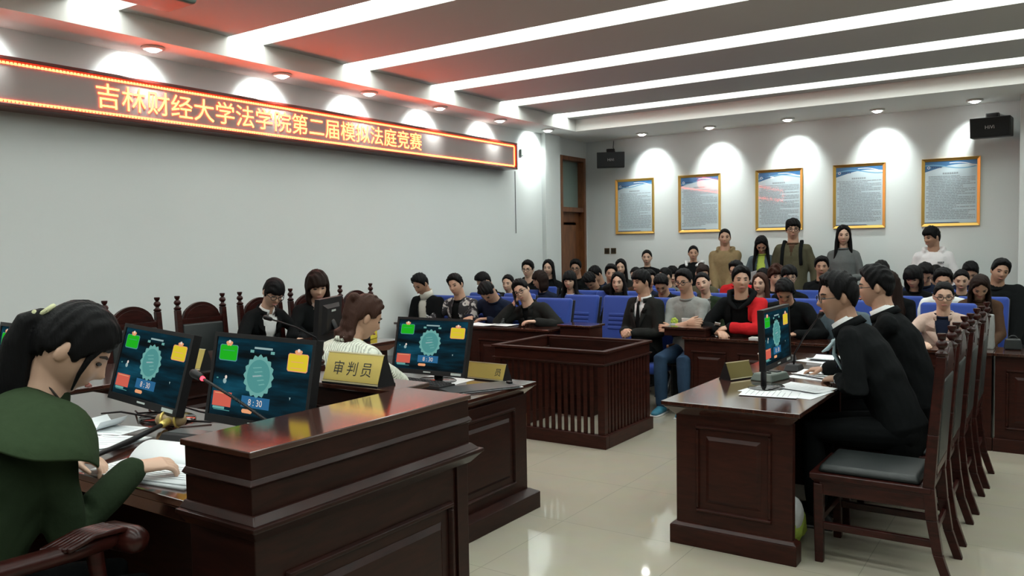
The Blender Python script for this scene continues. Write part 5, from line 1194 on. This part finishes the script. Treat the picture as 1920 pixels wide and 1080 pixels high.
# ---- court side
person('person in a dark green wide collared coat with a long ponytail, reading at the table', (-2.215, 1.13, 1.475), -10, -22, 38, 4, (.26, .02), .47, .10, 1.0, 1.08, 'f', 'skin1', 'pony', 'hairblk', .47, False, 'coat', 'darkgrn', None, None, .026, None, legs='blk', near=True, extra=cape, nvy=-.05, wd=1.03,
       arms=(('w', -2.195, 1.29, .985, dict(d=(.2, 1, -.18), n=(.25, 0, 1), curl=.45, hint=(.30, -.85, -.65))), ('w', -2.47, 1.25, .99, dict(d=(.75, .6, -.25), n=(0, .25, 1), curl=.6, thumb=.4, hint=(-.8, -.1, -.6)))))
person('person in a black suit and pale bow speaking into the microphone, head in profile', (-1.065, 4.84, 1.425), 92, 24, 7, 0, (.30, .06), .47, 0, 1.04, 1.10, 'm', 'skin3', 'short', 'hairblk', .3, True, 'jacket', 'blk', 'white', (.30, .045), .022, 'lapel', legs='blk', near=True, extra=lambda c: (bowtie(c), cuffs(c)), neck=.9,
       arms=(('w', -1.22, 5.20, .815, dict(d=(-.1, 1, -.10), n=(0, 0, 1), curl=.55, hint=(.8, -.3, -.6))), ('w', -1.05, 4.80, .825, dict(d=(.35, 1, -.2), n=(-.2, .1, 1), curl=1.0, hint=(-.7, -.4, -.6)))))
person('person in a black suit behind the speaker, face half hidden, hands clasped', (-.985, 5.50, 1.445), 96, 2, 6, 0, (.22, .05), .47, 0, 1.04, 1.06, 'm', 'skin2', 'short', 'hairblk', .3, True, 'jacket', 'blk', 'white', (.30, .045), .024, 'lapel', legs='blk', near=True, extra=cuffs,
       arms=(('w', -1.20, 5.72, .90, dict(d=(-.5, .8, .55), n=(.5, .2, .3), curl=.95, hint=(.9, -.2, -.6))), ('w', -1.17, 5.60, .89, dict(d=(.5, .8, .6), n=(-.5, .2, .3), curl=.95, hint=(-.8, -.2, -.6)))))
person('person in a cream cable knit sweater seen from behind, brown hair half tied', (-2.93, 2.96, 1.375), -6, -18, 26, 3, (.06, .0), .47, 0, 1.06, .93, 'f', 'skin2', 'halfup', 'hairred', .20, False, kind='sweater', col='knit', inf=.030, collar='round', neck=.5, legs='blk', near=True,
       arms=(('w', -3.03, 3.38, .83, dict(d=(-.2, 1, -.15), n=(0, 0, 1), curl=.5, hint=(.8, -.3, -.6))), ('w', -3.24, 3.36, .83, dict(d=(.1, 1, -.15), n=(0, 0, 1), curl=.5, hint=(-.8, -.3, -.6)))))
person('person in a black blazer and white collar with glasses and fringe, looking down', (-5.18, 4.24, 1.39), -92, -16, 30, -6, (.16, .0), .47, .10, .98, 1.03, 'f', 'skin1', 'tiedbangs', 'hairblk', .22, True, 'jacket', 'blk', 'white', (.42, .075), .024, 'lapel', legs='blk', arms=('desk', 'desk'))
person('person in a black blazer with bobbed dark hair behind the turned monitor', (-5.18, 4.70, 1.43), -92, -30, 20, 4, (.16, .0), .47, .10, 1.0, 1.08, 'f', 'skin1', 'bob', 'hairbrn', .2, False, 'jacket', 'blk', 'beige', (.16, .05), .026, None, legs='blk', arms=('desk', 'desk'))
G1 = 'four men at the papers desk'
KN = dict(knees=((.11, .35, .52), (-.11, .35, .52)), feet=((.11, .17, .085), (-.11, .17, .085)))   # knees under a desk, feet tucked back
def sit(key, label, top, seat_label=None, **k):
    if top[1] < 7.5 and key not in ('suit and tie man', 'grey sweatshirt man'): k.update(KN)
    c = person(label, top, k.pop('yaw', 180), k.pop('hy', 18), k.pop('p', 6), k.pop('roll', 0), k.pop('lean', (.05, 0)), .45, **k)
    if seat_label is not False:
        r = c['root'].location; t = R(c['root'].rotation_euler[2]*180/PI-180)
        for dx in (0, .06, -.06, .12, -.12, .18, -.18):
            x, y = r.x+dx, r.y+.085
            if all(abs(x-a) > .475 or abs(y-b) > .56 for a, b in SEAT_USED) and x > XL+.26:
                seat(x, y, seat_label or 'blue hall seat holding the '+key); break
    return c
sit('black jacket turtleneck man', 'person in a black jacket over a white turtleneck, looking down by the wall', (-5.84, 6.79, 1.325), False, hy=-4, p=32, sex='m', skin='skin3', kind='jacket', col='blk', under='cream', V=(.9, .058), collar='turtle', arms=('lap', 'lap'), extra=chest_mark, group=G1)
sit('patterned shirt man', 'person in a black and white patterned shirt over a black tee, head tilted', (-5.44, 6.90, 1.32), False, hy=10, p=12, roll=10, skin='skin2', hr='short', kind='shirt', col='pattern', under='blk', V=(.9, .050), inf=.024, arms=('desk', 'lap'), group=G1)
sit('bowed navy sweater man', 'person in a navy sweater bowed over the papers, writing', (-4.98, 6.84, 1.25), False, hy=12, p=68, lean=(.22, -.04), skin='skin2', hr='short', kind='sweater', col='navy', collar='round', arms=(('l', .16, .36, .86, dict(d=(.3, .9, -.2), n=(0, 0, 1), curl=.8, hint=(.9, -.1, -.6))), ('l', -.06, .36, .85, dict(d=(.7, .7, -.1), n=(0, 0, 1), hint=(-.9, -.1, -.6)))), group=G1)
sit('phone man', 'person in a charcoal jacket with tilted head talking on the phone', (-4.55, 6.85, 1.275), False, hy=12, p=10, roll=24, lean=(.16, .10), skin='skin1', hr='short', specs=True, kind='jacket', col='char', under='blk', V=(.2, .04), collar='lapel', arms=(('l', .215, .26, 1.0, dict(d=(-.45, .0, 1), n=(.65, .75, .1), curl=.8, hint=(.7, .2, -.8))), ('l', -.12, .36, .86, dict(d=(.8, .6, 0), n=(0, 0, 1), hint=(-.9, -.1, -.6)))), extra=phone_ear, group=G1)
for x, lab in ((-5.83, 'blue hall seat under the black jacket turtleneck man'), (-5.35, 'blue hall seat under the patterned shirt man'), (-4.87, 'blue hall seat under the bowed navy sweater man'), (-4.38, 'blue hall seat under the phone man')): seat(x, 7.0, lab)
for x, lab in ((-5.70, 'empty blue hall seat behind the patterned shirt man'), (-5.20, 'empty blue hall seat behind the bowed navy sweater man'), (-4.38, 'empty blue hall seat behind the man on the phone'), (-3.89, 'empty blue hall seat at the front beside the suit and tie man')): seat(x, 7.58, lab)
GA = 'seated audience'
sit('suit and tie man', 'person in a black suit, white shirt and black tie with hands together', (-3.45, 7.32, 1.35), yaw=163, hy=-12, p=4, lean=(.02, 0), skin='skin2', hr='fringe', kind='jacket', col='char', under='white', V=(.33, .075), inf=.026, collar='lapel', tie='blk', arms=(('l', .055, .25, .755, dict(d=(-.7, .6, -.1), n=(.2, .7, .6), curl=.8)), ('l', -.055, .25, .75, dict(d=(.7, .6, -.1), n=(-.2, .7, .6), curl=.8))), group=GA)
sit('grey sweatshirt man', 'person in a grey sweatshirt and jeans with arms crossed and glasses', (-3.03, 7.38, 1.36), False, hy=-4, p=10, roll=4, skin='skin2', hr='short', specs=True, kind='sweater', col='grey', under='grey', V=(.10, .035), collar='round', legs='denim', shoe='shoeblue', arms=('cross', 'cross'), sleeve=.25, extra=grey_stuff, group=GA, legname='jeans')
sit('red jacket man', 'person in a half red half black hooded jacket leaning on the desk', (-2.49, 7.42, 1.385), hy=26, p=2, lean=(.14, 0), s=1.05, skin='skin2', hr='short', kind='jacket', col='red', split='blk', under='blk', V=(.9, .085), inf=.030, arms=(('l', .12, .40, .80, dict(d=(-.5, .8, -.2), n=(0, 0, 1), hint=(.9, -.1, -.5))), ('l', .04, .38, .83, dict(d=(.9, .5, -.25), n=(0, .3, 1), curl=.6, hint=(-1, .1, -.4)))), extra=lambda c: (vest_black(c), note_hand('white slip in the hand of the red jacket man')(c)), group=GA)
sit('bowed dark jacket man', 'person in a dark jacket with head bowed low behind the edge on monitor', (-2.07, 7.34, 1.28), hy=14, p=52, lean=(.20, 0), skin='skin3', hr='short', kind='jacket', col='blk', collar='round', arms=('desk', 'desk'), group=GA)
sit('blue grey sweater person', 'person in a blue grey sweater mostly hidden behind the speaking man', (-1.60, 7.45, 1.23), hy=10, p=30, skin='skin3', hr='short', kind='sweater', col='bluegrey', collar='round', arms=('lap', 'lap'), group=GA)
sit('beige coat woman', 'person in a beige coat over black with dark rimmed glasses, hair tied back', (-.82, 7.42, 1.265), hy=12, p=8, sex='f', skin='skin1', hr='tied', specs=True, kind='coat', col='beige', under='navy', V=(.30, .065), collar='coatlapel', arms=('desk', 'desk'), group=GA)
A = [
 ('downcast man behind the empty seats', 'person with black hair looking down behind the empty blue seats by the wall', (-5.78, 7.88, 1.30), dict(hy=-25, p=40, col='blk')),
 ('low woman peering over the blue seat', 'person with hair drawn back peering just over an empty blue seat', (-5.60, 8.13, 1.27), dict(hy=10, sex='f', skin='skin1', hr='tied', col='char')),
 ('tall glasses man at the wall', 'person with glasses and swept black hair sitting tall before the sign wall end', (-5.80, 8.88, 1.42), dict(hy=12, p=4, skin='skin1', specs=True, kind='hoodie', col='blk', collar='hood')),
 ('long haired woman at the pilaster', 'person with long black hair facing out in front of the white pilaster', (-5.82, 9.42, 1.42), dict(hy=16, sex='f', skin='skin1', hr='long', hln=.26, col='blk')),
 ('woman turned to the wall', 'person with dark brown hair turned in profile behind the man on the phone', (-5.36, 8.48, 1.30), dict(hy=-48, p=10, sex='f', skin='skin2', hr='bob', hc='hairbrn', col='navy')),
 ('man before the door', 'person with thick black hair and glasses sitting before the wooden door', (-5.68, 9.92, 1.41), dict(hy=20, p=12, skin='skin3', specs=True, col='blk')),
 ('fringe woman with white collar', 'person with a fringe in a navy jacket over white between two blue seats', (-4.79, 8.22, 1.31), dict(hy=16, p=8, sex='f', skin='skin1', hr='bangs', hln=.16, kind='jacket', col='navy', under='white', V=(.30, .05))),
 ('bowed head over the black bag', 'person with bowed black head above the bag on a blue seat', (-4.93, 8.97, 1.27), dict(hy=5, p=62, lean=(.15, 0), col='blk')),
 ('dark head by the door frame', 'person with only dark hair showing beside the door frame', (-5.28, 9.77, 1.32), dict(hy=-20, p=35, col='navy')),
 ('blue collar man', 'person in a dark blue jacket with reddened lips left of the black scarf woman', (-4.73, 9.15, 1.36), dict(hy=28, p=4, skin='skin2', col='navy', kind='jacket', under='white', V=(.15, .04))),
 ('smiling long haired woman', 'person with long black hair smiling below the wall switches', (-5.03, 10.02, 1.41), dict(hy=20, sex='f', skin='skin1', hr='long', hln=.24, col='char')),
 ('black scarf woman', 'person with a round face, long black hair and black scarf behind the tie man', (-4.16, 8.22, 1.30), dict(hy=14, p=4, hs=1.05, sex='f', skin='skin1', hr='parted', hln=.22, kind='coat', col='blk', collar='turtle')),
 ('high forehead woman', 'person with hair pulled off a high forehead behind the black scarf woman', (-4.56, 9.52, 1.32), dict(hy=-6, p=18, sex='f', skin='skin1', hr='tied', col='brown')),
 ('turned away man behind the tie man', 'person with cropped black hair turned aside behind the suit and tie man', (-4.12, 8.92, 1.30), dict(hy=62, p=12, skin='skin3', hr='short', col='navy')),
 ('bowed black haired man', 'person in black with head bowed between tie man and grey sweatshirt', (-3.62, 8.18, 1.28), dict(hy=14, p=42, lean=(.12, 0), skin='skin2', col='blk')),
 ('pale faced person at the rear', 'person half seen with dark hair under the standing white hooded woman', (-4.22, 9.66, 1.31), dict(hy=-35, p=15, sex='f', skin='skin1', hr='tied', col='midgrey')),
 ('last row dark hair person', 'person with dark parted hair half seen in the last row beside an orange bundle', (-4.36, 10.2, 1.30), dict(hy=30, p=12, skin='skin1', col='blk', hr='fringe')),
 ('tilted head woman', 'person in a dark green jacket over grey top with head tilted, hair tied', (-3.13, 8.13, 1.31), dict(hy=10, p=4, roll=14, lean=(.08, .05), sex='f', skin='skin1', hr='tied', hs=1.06, kind='jacket', col='darkgrn', under='grey', V=(.9, .07))),
 ('woman with dark hair up', 'person with wavy dark hair showing above the tilted head woman', (-3.44, 8.90, 1.37), dict(hy=40, p=30, sex='f', skin='skin2', hr='bun', hc='hairbrn', col='olive')),
 ('red coat man behind', 'person in a red coat with short black hair behind the red jacket man', (-3.10, 9.08, 1.40), dict(hy=-10, p=10, skin='skin2', kind='coat', col='red', collar='round')),
 ('brown haired woman', 'person with long brown hair gazing over the shoulder of the red jacket man', (-2.56, 8.22, 1.30), dict(hy=-2, p=2, sex='f', skin='skin1', hr='parted', hc='hairred', hln=.22, col='brown')),
 ('curly haired man', 'person with curly brown hair and pale face below the tall olive man', (-2.62, 8.97, 1.345), dict(hy=30, p=8, skin='skin1', hr='curly', hc='hairred', col='char')),
 ('half hidden dark haired woman', 'person with dark hair mostly hidden between curly man and brown haired woman', (-2.97, 9.66, 1.30), dict(hy=-20, p=10, sex='f', skin='skin2', hr='long', col='blk')),
 ('black bob glasses woman', 'person with glasses and straight black hair under the tall olive man', (-2.33, 8.42, 1.36), dict(hy=24, p=6, sex='f', skin='skin1', hr='fringe', specs=True, col='blk', collar='round')),
 ('broad faced man', 'person with short black hair facing out below the grey sweater woman', (-2.31, 9.68, 1.43), dict(hy=12, p=2, skin='skin3', hr='short', col='blk')),
 ('low forehead person', 'person with bowed forehead just above the hair of the speaking man', (-1.90, 8.20, 1.28), dict(hy=8, p=35, sex='f', skin='skin2', hr='parted', col='blk')),
 ('forehead man by the white hoodie', 'person with black hair and bare forehead between grey sweater woman and white hoodie', (-1.68, 9.70, 1.38), dict(hy=-8, p=28, skin='skin2', col='midgrey')),
 ('dark long haired back row woman', 'person with long dark hair turned aside behind the second suited man', (-1.36, 8.25, 1.32), dict(hy=-50, p=20, sex='f', skin='skin3', hr='long', hc='hairbrn', col='blk')),
 ('downcast fringe woman', 'person with bobbed dark hair looking down below the white hoodie', (-1.24, 8.82, 1.35), dict(hy=-5, p=28, sex='f', skin='skin2', hr='bob', col='blk')),
 ('dark head under the hoodie', 'person with dark hair bent down directly under the white hoodie', (-1.23, 9.50, 1.36), dict(hy=15, p=45, skin='skin2', col='navy')),
 ('second dark head under the hoodie', 'person with smooth dark hair just right of the hoodie hem', (-1.20, 10.12, 1.33), dict(hy=10, p=50, sex='f', skin='skin2', hr='tied', col='char')),
 ('glasses man behind the beige coat', 'person with glasses and short hair half hidden behind the beige coat woman', (-.95, 8.55, 1.335), dict(hy=8, p=14, hs=1.05, skin='skin2', specs=True, col='white', kind='shirt')),
 ('oval forehead woman', 'person with hair tied off an oval forehead, between glasses man and column', (-.88, 9.42, 1.30), dict(hy=5, p=16, sex='f', skin='skin1', hr='tied', col='char')),
 ('dark hair person at the rear right', 'person in dark blue with round dark hair at the rear near the column', (-.85, 10.02, 1.36), dict(hy=0, p=38, skin='skin2', col='navy')),
 ('bowed parted hair woman', 'person with centre parted dark hair bowed down beside the yellow bag', (-.63, 8.30, 1.29), dict(hy=10, p=46, sex='f', skin='skin2', hr='parted', hc='hairbrn', col='brown')),
 ('black coat man', 'person in a bulky black coat leaning at the row end by the column', (-.52, 8.98, 1.41), dict(hy=18, p=8, roll=-12, lean=(.05, .08), skin='skin3', kind='coat', col='blk', inf=.045, collar='round')),
]
for key, lab, top, k in A:
    k.setdefault('kind', 'sweater'); k.setdefault('col', 'blk'); k.setdefault('collar', 'round'); k.setdefault('s', .98 if k.get('sex') != 'f' else .95)
    sit(key, lab.replace('left of', 'beside').replace('just right of', 'beside').replace('rear right', 'rear'), top, group=GA, **k)
seat(-4.40, 8.36, 'empty blue hall seat with a black bag lying over its back')
t = thing('shoulder_bag', 'soft black bag slumped over the top of an empty blue seat', 'bag', (-4.40, 8.50, 1.04))
m = MB(); m.ell((0, .06, .03), (.11, .09, .07)).tube([(-.09, .02, .05), (0, -.01, .085), (.10, .04, .04)], [.03, .04, .03], 10); v, q = remesh(m, .009, 2, .006, 5); merge('pouch', [(v, q, 0)], [M['char']], t)
m = MB(); m.tube([(-.08, .1, .05), (-.14, .13, -.05), (-.08, .14, -.2)], .010, 8); small(dict(root=t), 'strap', m, 'blk')
t = thing('tote_bag', 'yellow and grey tote bag standing on the far front desk by the black handbag', 'bag', (-.50, 7.30, .745))
m = MB(); m.frus((-.05, .05, -.045, .045), 0, (-.045, .045, -.03, .03), .27); v, q = remesh(m, .011, 3, .006, 8); merge('cloth_body', [(v, q, 0)], [M['grey']], t)
m = MB(); m.ell((-.02, 0, .28), (.026, .022, .045)); v, q = remesh(m, .009, 2, .004, 2); merge('yellow_top', [(v, q, 0)], [M['yellow']], t)
# folding chair of the grey sweatshirt man
gx, gy = next((x, y) for o, x, y in PEOPLE if 'grey sweatshirt' in o['label'])
t = thing('folding_chair', 'steel folding chair under the grey sweatshirt man', 'chair', (gx, gy+.02, 0), PI)
MB().box(-.19, .19, -.16, .20, .425, .45).build('seat', M['seatshell'], t, bevel=.01)
MB().hexa([(-.18, -.20, .62), (.18, -.20, .62), (.18, -.185, .62), (-.18, -.185, .62), (-.18, -.235, .84), (.18, -.235, .84), (.18, -.22, .84), (-.18, -.22, .84)]).build('backrest', M['seatshell'], t, bevel=.006)
for s in (-1, 1):
    MB().tube([(s*.19, .26, 0), (s*.19, -.06, .42), (s*.19, -.225, .86)], .011, 8).build('front_leg', M['steel'], t, True); MB().tube([(s*.17, -.22, 0), (s*.17, .16, .42)], .011, 8).build('rear_leg', M['steel'], t, True)
m = MB(); m.tube([(-.19, .17, .12), (.19, .17, .12)], .008, 8).tube([(-.17, -.15, .08), (.17, -.15, .08)], .008, 8); m.build('crossbar', M['steel'], t, True)
# ---- standing along the back wall
GS = 'people standing at the back wall'
def stand(label, top, hy=18, p=4, **k):
    H = top[2]; k.setdefault('s', H/1.73); k.setdefault('wd', .88); k.setdefault('arms', ('side', 'side')); return person(label, top, k.pop('yaw', 184), hy, p, k.pop('roll', 0), k.pop('lean', (.0, 0)), None, group=GS, **k)
stand('person with tied hair smiling at the back wall, holding an orange bundle', (-4.90, 10.58, 1.53), 16, 4, hs=1.06, wd=1.05, sex='f', skin='skin1', hr='tied', kind='sweater', col='blk', collar='round', arms=('side', 'hold'), extra=orange_thing)
stand('person with tied hair in black with a white hood at the back wall', (-4.22, 10.60, 1.58), 20, 4, wd=1.12, sex='f', skin='skin2', hr='tied', kind='hoodie', col='blk', arms=('side', 'side'), extra=white_hood)
stand('person in a khaki hoodie standing with hands joined', (-3.77, 10.58, 1.80), 16, 2, skin='skin2', hr='crop', kind='hoodie', col='khaki', collar='hood', inf=.026, arms=(('l', .06, .22, .92, dict(d=(-.7, .6, -.4), n=(0, 1, .4))), ('l', -.06, .23, .90, dict(d=(.7, .6, -.4), n=(0, 1, .4)))))
stand('person in a denim jacket with long black hair reading a leaflet', (-3.24, 10.45, 1.69), 12, 46, lean=(.06, 0), sex='f', skin='skin2', hr='long', hln=.32, kind='jacket', col='bluegrey', under='lime', V=(.9, .05), inf=.024, arms=('hold', 'hold'), extra=paper_hands)
stand('person in an olive coat with glasses and backpack, the tallest at the wall', (-2.87, 10.55, 1.89), 14, 0, skin='skin2', hr='fringe', specs=True, kind='coat', col='olive', under='brown', V=(.14, .04), inf=.026, arms=('side', 'side'), extra=straps)
stand('person in a grey sweater with long straight hair holding a phone', (-2.27, 10.58, 1.80), 12, 6, sex='f', skin='skin1', hr='long', hln=.30, kind='sweater', col='midgrey', collar='round', inf=.020, arms=('hold', 'hold'), extra=phone_hands('dark phone in the hands of the standing grey sweater woman'))
stand('person in a white hoodie looking aside under the poster by the column', (-1.29, 10.52, 1.75), -42, 12, skin='skin3', hr='fringe', kind='hoodie', col='hood', collar='hood', inf=.028, arms=('side', 'side'), extra=hoodie_print)
if not SEAT_USED: bpy.data.objects.remove(SEAT)
